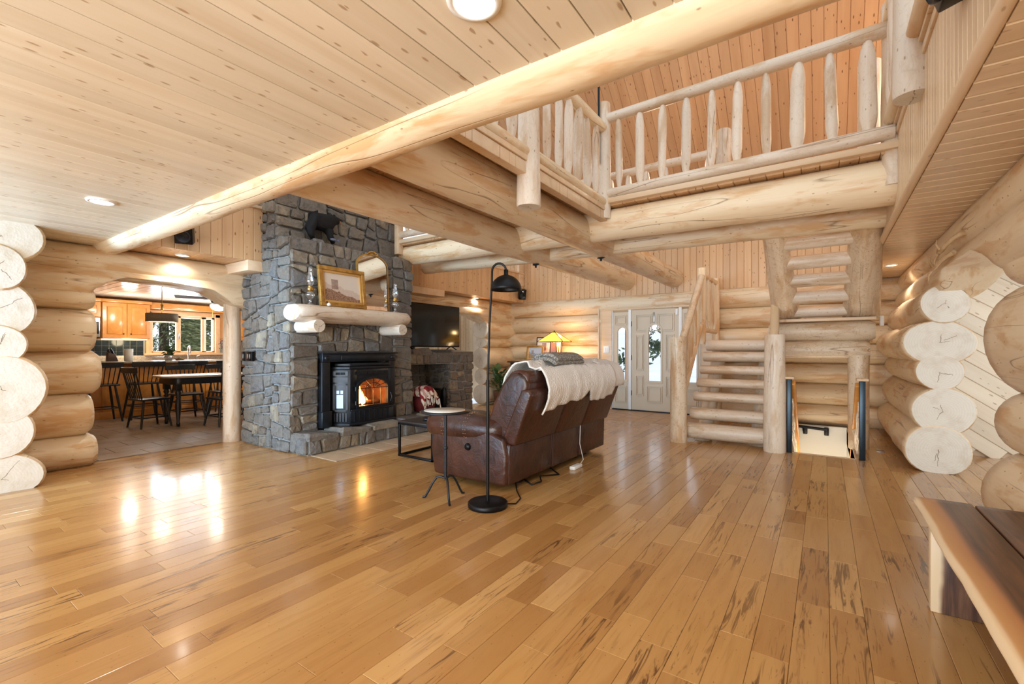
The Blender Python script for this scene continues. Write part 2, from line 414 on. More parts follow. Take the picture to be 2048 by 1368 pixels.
# tiles: kitchen, entry, hearth apron
def tiles(root, x0, x1, y0, y1, nx, ny, z, mat, th=.012, gap=.006, stag=True):
    dx, dy = (x1-x0)/nx, (y1-y0)/ny
    for i in range(nx):
        off = dy*.5 if (stag and i % 2) else 0
        for j in range(-1 if off else 0, ny):
            a, b = y0+off+j*dy, y0+off+(j+1)*dy; a, b = max(a, y0), min(b, y1)
            if b-a < .03: continue
            board('tile', (x0+(i+.5)*dx, (a+b)/2, z-th/2), (1, 0, 0), (0, 1, 0), dx-gap, b-a-gap, th, mat, root, .002)
KF = slab('floor.001', 'brown stone tile floor of the kitchen', 'floor', [(-12.3, -6.45, .4, 6.2, -.2, -.008)], GROUT)
tiles(KF, -12.3, -6.45, .6, 5.7, 15, 11, 0, KTILE)
EF = slab('floor.002', 'tan tile floor in front of the entry door', 'floor', [(-4.28, -1.68, 7.45, 8.8, -.25, -.008)], GROUT)
tiles(EF, -4.28, -1.68, 7.45, 8.8, 8, 4, .001, ETILE)
HF = slab('floor.003', 'tan tile strip in front of the stone hearth', 'floor', [(-4.85, -4.31, 2.95, 5.8, -.02, .001)], GROUT)
tiles(HF, -4.80, -4.31, 2.95, 5.8, 1, 9, .006, HTILE, .01, .008, False)
# low ceiling over the near half of the room
CL = slab('ceiling', 'low pale pine board ceiling over the near half of the room', 'ceiling', [(-6.5, .55, -3.2, 1.6, 2.312, 2.55)], TRIM)
field(CL, (-6.399, -3.2, 2.301), (0, 1, 0), (1, 0, 0), 4.8, 6.942, .1335, CEIL, .022, .0055, ch=.0015)
# soffit strips along both upper walls
SL = slab('ceiling.001', 'pine soffit under the left loft beside the kitchen opening', 'ceiling', [(-6.6, -5.74, 1.6, 2.9, 2.312, 2.36), (-6.6, -5.74, 4.8, 8.8, 2.312, 2.36)], TRIM)
for y0, y1 in ((1.6, 2.9), (4.8, 8.8)):
    field(SL, (-6.6, y1, 2.30), (1, 0, 0), (0, -1, 0), .86, y1-y0, .135, TG, .022)
SR = slab('ceiling.002', 'pine board soffit under the right loft', 'ceiling', [(.48, 3.2, -3.2, 8.8, 2.312, 2.5)], TRIM)
field(SR, (.50, 8.8, 2.30), (1, 0, 0), (0, -1, 0), 1.9, 12.0, .135, SOFF, .022, .0035, ch=.008)
# roof slope above the far half: z = 3.4 + .86 (8.8 - Y)
RF = struct('ceiling.003', 'knotty pine cathedral roof slope above the loft', 'ceiling')
sd = Vector((0, -1, .86)).normalized()
field(RF, (2.6, 8.85, 3.36), sd, (-1, 0, 0), 7.6, 9.4, .13, ROOF, .022)
m = MB(); nrm = Vector((0, .86, 1)).normalized()*.03
q = [Vector((2.6, 8.9, 3.33)), Vector((-6.8, 8.9, 3.33)), Vector((-6.8, 8.9, 3.33))+sd*7.65, Vector((2.6, 8.9, 3.33))+sd*7.65]
m.add([p+nrm for p in q]+[p+nrm*3 for p in q], [(0, 1, 2, 3), (7, 6, 5, 4), (0, 4, 5, 1), (1, 5, 6, 2), (2, 6, 7, 3), (3, 7, 4, 0)]).build('roof_deck', TRIM, RF)
# ---- far wall with the entry door (Y = 8.8)
WF = struct('wall_far', 'log wall with knotty pine boards above it, at the entry door', 'wall')
z = 0
for i, (a, b) in enumerate(((-.02, .32), (.32, .66), (.66, .98), (.98, 1.29), (1.29, 1.59), (1.59, 1.95))):
    log('log', (-6.9, 8.98, (a+b)/2), (-3.83+R.uniform(-.02, .02), 8.98, (a+b)/2), (b-a)/2*1.05, parent=WF, ell=(1.15, 1), dome=.02)
    log('log', (-1.62, 8.98, (a+b)/2), (3.0, 8.98, (a+b)/2), (b-a)/2*1.05, parent=WF, ell=(1.15, 1), dome=.02)
log('log', (-6.9, 8.95, 2.13), (3.0, 8.95, 2.13), .19, parent=WF, ell=(1.1, 1), clip=lambda p: Vector((p.x, p.y, min(p.z, 2.29))), mats=(LOG, END))
field(WF, (3.0, 8.84, 2.285), (0, 0, 1), (-1, 0, 0), 1.14, 9.9, .112, TG, .022)
MB().box(-6.9, 3.0, 8.856, 8.95, 2.30, 3.45).build('backing', TRIM, WF)
for bx in ((-6.9, -3.85), (-1.6, 3.0)):
    MB().box(bx[0], bx[1], 9.02, 9.2, -.02, 2.3).build('backing', TRIM, WF)
MB().box(-.5, .5, 8.72, 8.8, -2.4, -.005).build('white_basement_wall', WHITE, WF)
# ---- kitchen wall (X = -6.4) with its arched opening
WK = struct('wall_left', 'log wall with the arched opening to the kitchen', 'wall')
for a, b, e in ((-.02, .32, 1.47), (.32, .75, 1.44), (.75, 1.18, 1.50), (1.18, 1.62, 1.46), (1.62, 1.85, 1.45)):
    log('log', (-6.44, -.3, (a+b)/2), (-6.44, e-.05, (a+b)/2), (b-a)/2*1.06, parent=WK, ell=(.24/((b-a)/2*1.06)*.95, 1), dome=.05)
def arch(p):
    y = p.y
    pts = ((1.40, 1.80), (1.456, 1.849), (1.60, 1.955), (1.70, 1.985), (2.11, 1.98), (2.532, 1.943), (2.704, 1.845), (2.80, 1.775), (3.2, 1.7))
    if y <= 1.40: return p
    for (ya, za), (yb, zb) in zip(pts, pts[1:]):
        if ya <= y <= yb:
            zc = za+(zb-za)*(y-ya)/(yb-ya); return Vector((p.x, p.y, max(p.z, zc)))
    return p
log('header_log', (-6.44, -.3, 1.93), (-6.44, 3.0, 1.90), .235, parent=WK, clip=arch, step=.05, seg=28, ell=(1, 1.05))
log('log', (-6.44, -.3, 2.16), (-6.44, 3.0, 2.15), .19, parent=WK, ell=(1.25, 1), clip=lambda p: Vector((p.x, p.y, min(p.z, 2.29))))
log('jamb_post', (-6.46, 2.86, 0), (-6.46, 2.86, 1.82), .105, .10, parent=WK, mats=(LOGR, END))
# ---- crossing log wall at the far left edge, its sawn ends towards the room
WC = struct('wall_left_return', 'crossing log wall at the left edge with sawn log ends', 'wall')
for yr, zt, zb in ((.99, 2.35, 1.97), (.87, 2.07, 1.72), (.92, 1.76, 1.32), (.88, 1.40, 1.09), (1.0, 1.14, .59), (.92, .71, .30), (.99, .31, -.07)):
    r = (zt-zb)/2*1.12; zc = (zt+zb)/2
    cy = .72-(1-yr)*.2; hw = yr-cy
    log('log', (-7.0, cy, zc), (-5.70+R.choice((-.012, -.006, 0, .006, .012))+zc*.004, cy, zc), r, parent=WC, ell=(hw/r, 1), dome=.02, wob=.05,
        clip=lambda p: Vector((p.x, p.y, min(max(p.z, .0), 2.29))), seg=26)
# ---- log wall left of the entry, beyond the firewood niche (X = -6.23)
WM = struct('wall_left_entry', 'log wall with sawn ends between the niche and the entry', 'wall')
for x0, x1, zt, zb in ((-6.46, -6.0, 1.86, 1.45), (-6.42, -6.06, 1.48, 1.25), (-6.46, -6.0, 1.26, .78), (-6.42, -6.06, .80, .43), (-6.46, -6.0, .45, .0)):
    r = (zt-zb)/2
    log('log', ((x0+x1)/2, 7.85+.011*(zt*10 % 3)-zt*.004, (zt+zb)/2), ((x0+x1)/2, 8.95, (zt+zb)/2), r, parent=WM, ell=((x1-x0)/2/r, 1), dome=.015, seg=24)
def arch2(p):
    y = p.y
    if y > 8.0: return p
    zc = 1.93 if y < 7.55 else 1.93-(y-7.55)*.5
    return Vector((p.x, p.y, max(p.z, zc)))
log('header_log', (-6.25, 4.9, 1.98), (-6.25, 8.95, 1.98), .20, parent=WM, clip=arch2, step=.06, ell=(1.15, 1))
log('log', (-6.25, 4.9, 2.2), (-6.25, 8.95, 2.18), .16, parent=WM, ell=(1.4, 1), clip=lambda p: Vector((p.x, p.y, min(p.z, 2.29))))
# ---- pine board walls of the upper floor, left (X = -5.74)
WU = struct('wall_upper_left', 'vertical pine board wall of the upper left loft', 'wall')
def vboards(root, X, y0, y1, z0, z1, bw, mat, face):
    """upright boards on the plane X = const; face = +1 looks to +X"""
    n = round((y1-y0)/bw); d = (y1-y0)/n
    for i in range(n):
        board('board', (X, y0+(i+.5)*d, (z0+z1)/2), (0, 0, 1), (0, -1, 0) if face > 0 else (0, 1, 0), z1-z0, d-.002, .022, mat, root)
for y0, y1 in ((1.62, 2.90), (4.82, 8.80)):
    vboards(WU, -5.74, y0, y1, 2.285, 2.93, .118, TG, 1)
    MB().box(-5.85, -5.752, y0, y1, 2.30, 2.92).build('backing', TRIM, WU)
    boxo('cap_board', (-5.87, -5.70, y0, y1, 2.93, 2.965), TRIM, WU, .006)
boxo('corner_trim', (-5.77, -5.715, 8.60, 8.80, 2.66, 3.3), TRIM, WU)
boxo('beam_box_end', (-6.32, -5.70, 2.70, 2.895, 2.16, 2.285), TRIM, WU)
boxo('beam_box_end', (-6.30, -5.72, 4.82, 6.15, 2.17, 2.285), TRIM, WU)
# ---- right wall: two runs of logs with a passage between them
WR = struct('wall_right', 'log wall on the right with a passage through it', 'wall')
for x0, x1, zt, zb in ((.77, 1.14, 1.82, 1.47), (.65, 1.20, 1.48, 1.07), (.74, 1.11, 1.14, .82), (.71, 1.18, .82, .39), (.65, 1.17, .44, 0)):
    r = (zt-zb)/2*1.1
    log('log', ((x0+x1)/2, 6.0+.011*(zt*10 % 3)-zt*.004, (zt+zb)/2), ((x0+x1)/2, 8.9, (zt+zb)/2), r, parent=WR, ell=((x1-x0)/2/r, 1), dome=.012, seg=28, wob=.07, clip=lambda p: Vector((p.x, p.y, max(p.z, 0))))
for xl, zt, zb in ((.94, 1.91, 1.60), (.85, 1.60, .93), (.90, .93, .54), (.84, .55, 0)):
    r = (zt-zb)/2*1.1; hw = 1.13-xl
    log('log', (1.13, -3.0, (zt+zb)/2), (1.13, 4.2, (zt+zb)/2), r, parent=WR, ell=(hw/r, 1), dome=.05, seg=28, wob=.03, clip=lambda p: Vector((p.x, p.y, max(p.z, 0))))
log('log', (1.10, -3.0, 2.19), (1.10, 8.9, 2.19), .19, parent=WR, ell=(1.15, 1), clip=lambda p: Vector((p.x, p.y, min(p.z, 2.288))), seg=24)
def arch3(p):
    y = p.y
    if y < 4.3 or y > 6.25: return p
    zc = 1.93
    if y > 5.6: zc = 1.93-(y-5.6)*.42
    if y < 4.6: zc = 1.93-(4.6-y)*.3
    return Vector((p.x, p.y, max(p.z, zc)))
log('header_log', (1.08, -3.0, 1.90), (1.08, 8.9, 1.90), .215, parent=WR, clip=arch3, step=.07, seg=28)
WP = struct('wall_passage', 'diagonal whitewashed board wall seen through the right passage', 'wall')
dg = Vector((.80, 0, -.60)); dn = Vector((.60, 0, .80))
for i in range(-11, 12):
    c_ = Vector((2.1, 7.2, 1.15))+dn*(i*.15)
    t0 = max((1.16-c_.x)/.8, (c_.z-2.26)/.6); t1 = min((3.0-c_.x)/.8, (c_.z-.02)/.6)
    if t1-t0 > .08: board('board', c_+dg*((t0+t1)/2), dg, dn*-1 if dg.cross(dn).y > 0 else dn, t1-t0, .148, .02, CEIL, WP)
MB().box(1.1, 3.1, 7.24, 7.3, 0, 2.3).build('backing', TRIM, WP)
# ---- loft fascia on the right (X = .48)
WFa = struct('wall_upper_right', 'vertical board fascia of the right loft', 'wall')
vboards(WFa, .48, 1.7, 6.45, 2.31, 2.95, .075, SOFF, -1)
MB().box(.495, .56, 1.7, 6.45, 2.33, 2.95).build('backing', TRIM, WFa)
log('edge_roll', (.475, 1.6, 2.305), (.475, 6.46, 2.305), .026, parent=WFa, mats=(TRIM, END), wob=.01, seg=12, dome=.002)
boxo('cap_board', (.44, .56, 1.7, 6.45, 2.955, 2.985), TRIM, WFa, .004)
boxo('ledger_board', (.455, .478, 1.7, 5.15, 2.885, 2.935), TRIM, WFa, .004)
# ================================================================== BEAMS AND LOFT
b = log('log_beam', (-6.5, 1.545, 2.315), (1.0, 1.61, 2.372), .115, .152, mats=(LOG, END), seg=28, step=.1, wob=.05)
tag(b, 'long tapering log beam along the edge of the low ceiling', 'beam')
b = log('log_beam', (-3.28, 1.75, 2.56), (-3.28, 8.9, 2.57), .19, .175, seg=28, wob=.03); tag(b, 'big log beam under the walkway, on the fireplace side', 'beam')
b = log('log_beam', (-2.35, 1.75, 2.575), (-2.35, 8.9, 2.55), .20, .17, seg=28, wob=.03); tag(b, 'big log beam under the walkway, on the staircase side', 'beam')
b = log('log_beam', (-5.25, 4.84, 2.66), (.50, 4.84, 2.58), .165, .195, seg=28, wob=.03, clip=lambda p: Vector((p.x, p.y, min(p.z, 2.74)))); tag(b, 'thick crosswise log beam under the loft railing', 'beam')
b = log('log_beam', (-5.6, 5.55, 2.60), (.50, 5.55, 2.50), .11, .135, seg=24, wob=.04); tag(b, 'thinner crosswise log beam carrying the top of the upper stairs', 'beam')
LD = slab('floor.004', 'plank deck of the loft walkway', 'floor', [(-3.45, -2.0, 1.7, 4.68, 2.745, 2.775), (-5.3, .5, 4.68, 5.68, 2.775, 2.80)], TRIM)
field(LD, (-3.42, 4.9, 2.735), (1, 0, 0), (0, -1, 0), 1.40, 3.2, .135, TG, .02)
n = 43
for i in range(n):
    w = 5.75/n; board('board', (-5.25+(i+.5)*w, 5.18, 2.765), (0, 1, 0), (1, 0, 0), 1.06, w-.003, .02, TG, LD)
boxo('edge_trim', (-5.25, .48, 4.60, 4.68, 2.775, 2.83), TRIM, LD, .004)
boxo('edge_trim', (-2.02, -1.94, 1.72, 4.66, 2.70, 2.745), TRIM, LD, .004)
boxo('edge_trim', (-2.03, -1.95, 1.72, 4.66, 2.60, 2.695), TRIM, LD, .004)
def baluster(root, x, y, z0, z1, r, mats=None):
    j = R.uniform(-.012, .012)
    r *= 1.22
    o = log('baluster', (x+R.uniform(-.008, .008), y, z0), (x+j, y, z1), r, r*R.uniform(.85, 1.05), root, mats or (LOGR, END), seg=12, wob=.14, neck=.13, step=.05, dome=.004)
    return o
# railing across the far loft walkway, facing the room
RA = thing('log_railing', 'pale log railing across the far loft walkway, facing the room', 'railing', (-.8, 4.64, 2.83))
log('post', (-1.98, 4.64, 2.63), (-1.98, 4.64, 3.86), .075, .07, RA, (LOGR, END), seg=18)
log('top_rail', (-1.93, 4.64, 3.70), (.42, 4.64, 3.735), .052, .062, RA, (LOGR, END), seg=18, wob=.06)
log('bottom_rail', (-1.97, 4.64, 2.885), (.44, 4.64, 2.915), .052, .058, RA, (LOGR, END), seg=18, wob=.05)
for i, (x, r) in enumerate(((-1.80, .030), (-1.575, .036), (-1.35, .034), (-1.12, .038), (-.895, .034), (-.665, .038), (-.435, .035), (-.20, .05), (.045, .037), (.285, .048))):
    baluster(RA, x, 4.64, 2.93, 3.68, r)
log('post', (.445, 4.70, 2.52), (.445, 4.70, 3.95), .07, .075, RA, (LOGR, END), seg=16, wob=.1)
# railing along the walkway that runs towards the camera
RB = thing('log_railing', 'log railing along the walkway over the sofa, with a hanging post', 'railing', (-1.98, 3.1, 2.75))
log('post', (-1.98, 3.12, 2.37), (-1.98, 3.12, 3.78), .098, .08, RB, (LOGR, END), seg=18, wob=.05)
log('top_rail', (-1.98, 3.2, 3.60), (-1.98, 4.58, 3.59), .055, .058, RB, (LOG, END), seg=16)
log('bottom_rail', (-1.98, 3.2, 2.80), (-1.98, 4.60, 2.79), .055, .055, RB, (LOG, END), seg=16)
log('bottom_rail', (-1.98, 1.75, 2.80), (-1.98, 3.05, 2.78), .055, .055, RB, (LOG, END), seg=16)
log('top_rail', (-1.98, 1.75, 3.60), (-1.98, 3.05, 3.60), .055, .055, RB, (LOG, END), seg=16)
for y in (2.15, 2.4, 2.65, 2.88, 3.42, 3.62, 3.82, 4.02, 4.22, 4.42):
    baluster(RB, -1.98, y, 2.83, 3.56, R.uniform(.03, .042))
# railing on the other side of the far walkway
RC = thing('log_railing', 'log railing at the back of the far walkway, seen through the front one', 'railing', (-1.6, 5.62, 2.8))
log('post', (-.95, 5.62, 2.76), (-.95, 5.62, 3.68), .085, .08, RC, (LOGR, END), seg=16)
log('top_rail', (-3.2, 5.62, 3.46), (-.95, 5.62, 3.46), .045, .05, RC, (LOGR, END), seg=14)
log('bottom_rail', (-3.2, 5.62, 2.90), (-.95, 5.62, 2.90), .045, .045, RC, (LOGR, END), seg=14)
for i in range(9): baluster(RC, -3.0+i*.235, 5.62, 2.93, 3.44, R.uniform(.03, .036))
p = log('stair_top_post', (.36, 5.66, 2.76), (.36, 5.66, 4.0), .10, .095, mats=(LOGR, END), seg=18); tag(p, 'thick log post at the head of the upper stairs, behind the railing', 'post')
# railing on the right loft fascia
RD = thing('log_railing', 'log railing above the right loft fascia at the top edge', 'railing', (.42, 3.6, 2.98))
log('post', (.43, 3.55, 2.70), (.43, 3.55, 4.0), .10, .09, RD, (LOGR, END), seg=18, wob=.09)
log('bottom_rail', (.43, 3.62, 3.02), (.43, 4.72, 3.02), .05, .05, RD, (LOG, END), seg=14)
log('top_rail', (.43, 3.62, 3.85), (.43, 4.72, 3.83), .05, .05, RD, (LOG, END), seg=14)
log('bottom_rail', (.43, 1.9, 3.03), (.43, 3.5, 3.03), .045, .045, RD, (LOG, END), seg=14)
for y in (3.78, 3.98, 4.18, 4.36, 4.54): baluster(RD, .43, y, 3.05, 3.83, R.uniform(.035, .05))
# railing over the left loft wall and the piece beside the chimney
RE = thing('log_railing', 'small log railing on the left loft, glimpsed above the chimney shoulder', 'railing', (-5.78, 2.3, 2.965))
log('bottom_rail', (-5.78, 1.65, 3.04), (-5.78, 2.88, 3.04), .045, .045, RE, (LOG, END), seg=14)
log('top_rail', (-5.78, 1.65, 3.8), (-5.78, 2.88, 3.8), .045, .045, RE, (LOG, END), seg=14)
for i in range(6): baluster(RE, -5.78, 1.75+i*.2, 3.07, 3.78, .034)
RG = thing('log_railing', 'log railing beside the chimney above the left end of the cross beam', 'railing', (-4.6, 4.64, 2.83))
log('bottom_rail', (-5.2, 4.64, 2.91), (-3.5, 4.64, 2.90), .05, .05, RG, (LOGR, END), seg=14)
log('top_rail', (-5.2, 4.64, 3.7), (-3.5, 4.64, 3.7), .05, .05, RG, (LOGR, END), seg=14)
for i in range(7): baluster(RG, -5.05+i*.22, 4.64, 2.94, 3.68, .036)
boxo('post', (-5.27, -5.19, 4.58, 4.68, 2.62, 3.9), TRIM, RG)
l = bpy.data.lights.new('unseen_loft_light', 'POINT'); l.energy = 32; l.color = (1, .60, .27); l.shadow_soft_size = .1
o = link(bpy.data.objects.new('unseen_loft_light', l)); o.location = (1.3, 6.0, 3.9)
l = bpy.data.lights.new('unseen_loft_light', 'POINT'); l.energy = 15; l.color = (1, .84, .64); l.shadow_soft_size = .15  # added fill light to warm the roof boards; no lamp is seen here
o = link(bpy.data.objects.new('unseen_loft_light', l)); o.location = (-1.7, 5.9, 3.6)
rod = MB().tube([(-2.0, 4.55, 3.2), (-2.0, 4.55, 6.6)], .012, 8).build('chandelier_rod', BLACK); tag(rod, 'thin black hanging rod beside the loft corner post', 'rod')
# ================================================================== STAIRS
ST = thing('log_staircase', 'lower flight of half-log stairs rising to the landing', 'staircase', (-1.05, 6.2, 0))
for i, (y, zt, zb) in enumerate(((6.25, .24, .04), (6.45, .42, .26), (6.65, .62, .49), (6.85, .80, .67), (7.05, .98, .85), (7.25, 1.18, 1.03), (7.45, 1.36, 1.19))):
    r = (zt-zb)/2*1.06; zc = (zt+zb)/2
    log('tread', (-1.50, y+.10, zc), (-.60, y+.10, zc), r, parent=ST, mats=(LOGR, END), ell=(.125/r, 1), dome=.01, seg=20,
        clip=lambda p, z=zt: Vector((p.x, p.y, min(p.z, z-.008))))
for x, e in ((-1.36, 0), (-.70, 0)):
    log('stringer', (x, 6.30, .02), (x, 7.62, 1.34), .10, .10, ST, (LOGR, END), seg=16, clip=lambda p: Vector((p.x, p.y+.16, max(p.z-.12, 0))))
log('newel_post', (-1.58, 6.15, 0), (-1.58, 6.15, 1.36), .105, .10, ST, (LOGW, END), seg=22, wob=.06)
log('newel_post', (-.49, 6.20, 0), (-.49, 6.20, 1.37), .12, .11, ST, (LOGR, END), seg=22, wob=.04)
log('handrail', (-1.545, 6.18, 1.30), (-1.575, 7.50, 2.36), .05, .05, ST, (LOGW, END), seg=14)
log('landing_post', (-1.58, 7.50, 1.30), (-1.58, 7.50, 2.46), .065, .065, ST, (LOG, END), seg=16)
log('lower_rail', (-1.545, 6.22, .62), (-1.575, 7.50, 1.68), .045, .045, ST, (LOG, END), seg=14)
for i in range(6):
    t = (i+.8)/6.6; y = 6.18+t*1.32
    baluster(ST, -1.56, y, .64+t*1.05, 1.30+t*1.05, .03, (LOG, END))
log('handrail', (-.50, 6.24, 1.32), (-.56, 7.3, 2.15), .05, .05, ST, (LOG, END), seg=14)
# landing
LN = thing('stair_landing', 'log framed stair landing with a pale board edge', 'landing', (-.5, 7.9, 0))
boxo('deck', (-1.62, .52, 7.64, 8.80, 1.30, 1.34), TRIM, LN)
boxo('edge_board', (-.56, .50, 6.84, 7.66, 1.56, 1.597), TRIM, LN)
log('beam', (-.56, 7.0, 1.435), (.44, 7.0, 1.435), .122, .127, LN, (LOGW, END), seg=24, dome=.06, wob=.04)
log('beam', (-.56, 7.0, 1.205), (.40, 7.0, 1.21), .113, .113, LN, (LOGW, END), seg=24, dome=.05, wob=.04)
log('post', (.34, 7.0, 0), (.34, 7.0, 1.13), .105, .11, LN, (LOGW, END), seg=20)
log('post', (-1.55, 8.45, 0), (-1.55, 8.45, 1.30), .10, .10, LN, (LOG, END), seg=16)
LR = thing('log_railing', 'orange-lit log railing on the stair landing beside the entry', 'railing', (-1.6, 8.1, 1.56))
log('top_rail', (-1.58, 7.55, 2.38), (-1.58, 8.70, 2.38), .045, .045, LR, (LOG, END), seg=14)
log('bottom_rail', (-1.58, 7.55, 1.52), (-1.58, 8.70, 1.52), .04, .04, LR, (LOG, END), seg=14)
log('post', (-1.58, 8.62, 1.34), (-1.58, 8.62, 2.44), .06, .06, LR, (LOG, END), seg=14)
for i in range(5): baluster(LR, -1.58, 7.72+i*.19, 1.55, 2.36, .03, (LOG, END))
# upper flight coming back over the landing
SU = thing('log_staircase', 'upper flight of open log stairs between two huge log stringers', 'staircase', (0, 6.4, 1.6))
log('stringer', (-.42, 7.85, 1.31), (-.455, 5.50, 2.56), .185, .115, SU, (LOGW, END), seg=26, clip=lambda p: Vector((p.x, p.y, max(p.z, 1.598))))
log('stringer', (.385, 7.85, 1.31), (.335, 5.50, 2.56), .215, .13, SU, (LOGW, END), seg=26, clip=lambda p: Vector((p.x, p.y, max(p.z, 1.598))))
for y, z in ((7.05, 1.70), (6.75, 1.86), (6.45, 2.03), (6.15, 2.20), (5.85, 2.37)):
    log('tread', (-.42, y, z), (.33, y, z), .078, .078, SU, (LOGR, END), seg=18, ell=(1.5, 1), clip=lambda p, zz=z: Vector((p.x, p.y, min(p.z, zz+.07))))
# basement stair railings
def well_rail(x, label, sgn):
    t = thing('stairwell_railing', label, 'railing', (x, 6.27, 0))
    boxo('steel_post', (x-.028, x+.028, 6.22, 6.275, .0, .86), STL, t, .006)
    boxo('post_cap', (x-.055, x+.055, 6.17, 6.30, .86, .89), TRIM, t, .01)
    dv = Vector((0, 1, -.84)).normalized()
    def sl(nm, x0, z0, w, h, mat, L=1.7):
        m = MB(); c = Vector((x0, 6.26, z0)); u = Vector((0, .84, 1)).normalized()*h; s_ = Vector((w, 0, 0))
        e = c+dv*L
        m.add([c-s_-u, c+s_-u, c+s_+u, c-s_+u, e-s_-u, e+s_-u, e+s_+u, e-s_+u], [(0, 1, 2, 3), (7, 6, 5, 4), (0, 4, 5, 1), (1, 5, 6, 2), (2, 6, 7, 3), (3, 7, 4, 0)])
        return m.build(nm, mat, t, .006)
    sl('handrail', x-sgn*.04, .82, .022, .03, CAB, 1.9)
    for k in range(3):
        z0 = .62-.19*k; pts = [Vector((x-sgn*.025+.006*math.sin(q*2.1+k), 6.26, z0))+dv*(q*.14)+Vector((0, 0, .02*math.sin(q*1.7+k*2))) for q in range(12)]
        MB().tube(pts, .017, 8).build('wavy_rail', LOGR, t)
    return t
STL = plain('blued_steel', srgb(40, 54, 64), .3, .6)
CAB = board_mat('honey_cabinet_wood', srgb(214, 148, 72), srgb(198, 126, 54), srgb(150, 92, 40), .3, .1, .06, .3)
well_rail(.335, 'basement stair railing with steel post by the landing post', 1)
well_rail(-.345, 'basement stair railing with steel post beside the newel', -1)
HB = thing('wall_handrail', 'black metal handrail on the white basement stair wall', 'handrail', (-.1, 8.68, -.02))
MB().tube([(-.45, 8.66, -.02), (.03, 8.66, -.05)], .022, 10).build('bar', BLACK, HB)
for x in (-.26, .02): MB().box(x-.03, x+.03, 8.64, 8.72, -.14, -.02).build('bracket', BLACK, HB, .008)
WS = slab('wall_stairwell', 'white side walls of the basement stairwell', 'wall', [(HX0-.06, HX0, HY0, HY1, -2.4, -.02), (HX1, HX1+.06, HY0, HY1, -2.4, -.02), (HX0-.06, HX1+.06, HY0-.06, HY0, -2.4, -.02), (HX0, HX1, HY0, HY1, -2.45, -2.4)], WHITE)
boxo('trim_1', (HX0, HX1, HY0-.01, HY0+.035, -.03, .003), TRIM); tag(bpy.data.objects['trim_1'], 'pale nosing strip at the top of the basement stairs', 'trim', None, 'structure')
l = bpy.data.lights.new('stairwell_lamp', 'POINT'); l.energy = 16; l.color = (1, .82, .60); l.shadow_soft_size = .06
o = link(bpy.data.objects.new('stairwell_lamp', l)); o.location = (0, 7.3, -.75)
# ================================================================== ENTRY DOOR
DR = plain('almond_door_paint', srgb(206, 184, 152), .42)
FRM = board_mat('door_casing_pine', srgb(222, 190, 152), srgb(206, 170, 130), srgb(150, 104, 64), .42, .3, .06)
def archpoly(x0, x1, z0, zs, n=12):
    r = (x1-x0)/2; c = (x0+x1)/2
    return [(x0, z0), (x1, z0)]+[(c+r*math.cos(PI*i/n), zs+r*math.sin(PI*i/n)) for i in range(n+1)]
def leaf(root, x0, x1, z1, gx0, gx1, gz0, gzt, y, panels):
    """door leaf around an arched light: built from pieces so that the light is a real hole"""
    zs = gzt-(gx1-gx0)/2; m = MB()
    m.box(x0, gx0, y, y+.05, .01, z1); m.box(gx1, x1, y, y+.05, .01, z1); m.box(gx0, gx1, y, y+.05, .01, gz0)
    ar = [(gx0+(gx1-gx0)/2+(gx1-gx0)/2*math.cos(PI*i/14), zs+(gx1-gx0)/2*math.sin(PI*i/14)) for i in range(15)]
    m.prism([(gx1, z1), (gx0, z1)]+ar[::-1], 'y', y, y+.05)
    m.build('leaf', DR, root)
    po = archpoly(gx0-.035, gx1+.035, gz0-.035, zs); pi_ = archpoly(gx0, gx1, gz0, zs); n = len(po)
    f = MB(); f.add([(a, y-.015, b) for a, b in po]+[(a, y-.015, b) for a, b in pi_]+[(a, y+.01, b) for a, b in po]+[(a, y+.01, b) for a, b in pi_],
                    [(i, (i+1) % n, n+(i+1) % n, n+i) for i in range(n)]+[(i, (i+1) % n, 2*n+(i+1) % n, 2*n+i) for i in range(n)]+[(n+i, n+(i+1) % n, 3*n+(i+1) % n, 3*n+i) for i in range(n)])
    f.build('light_frame', DR, root)
    g = MB(); g.add([(a, y+.03, b) for a, b in pi_], [tuple(range(n))]); g.build('pane', GLASS, root, fix=False)
    for (a, b, c, d) in panels:
        q = MB()
        for e, (i0, i1) in enumerate(((.0, .014), (.03, .042))):
            for bx in ((a+i0, b-i0, c+i0, c+i1), (a+i0, b-i0, d-i1, d-i0), (a+i0, a+i1, c+i1, d-i1), (b-i1, b-i0, c+i1, d-i1)):
                q.box(bx[0], bx[1], y-.018, y+.002, bx[2], bx[3])
        q.build('panel_moulding', DR, root)
D1 = struct('door_1', 'almond painted entry door with an arched glass light', 'door')
leaf(D1, -3.165, -2.255, 1.99, -2.83, -2.59, .60, 1.69, 8.80, [(-3.08, -2.92, .80, 1.50), (-2.50, -2.34, .80, 1.50), (-3.08, -2.92, .30, .70), (-2.50, -2.34, .30, .70), (-2.86, -2.56, .18, .50), (-3.08, -2.76, 1.56, 1.90), (-2.66, -2.34, 1.56, 1.90)])
for z in (.35, 1.05, 1.72): boxo('hinge', (-3.178, -3.160, 8.785, 8.80, z-.05, z+.05), BLACK, D1, .003)
MB().lathe([(.001, -.05), (.028, -.045), (.03, -.02), (.012, -.01), (.012, 0)], (-2.32, 8.80, 1.0), 14, 0, 'y').build('door_knob', BLACK, D1)
MB().lathe([(.001, -.02), (.024, -.02), (.026, 0)], (-2.32, 8.80, 1.12), 14, 0, 'y').build('deadbolt', BLACK, D1)
boxo('contact_sensor', (-2.31, -2.27, 8.775, 8.80, 1.86, 1.97), WHITE, D1, .003)
WN1 = struct('window_1', 'arched sidelight panel left of the entry door', 'window')
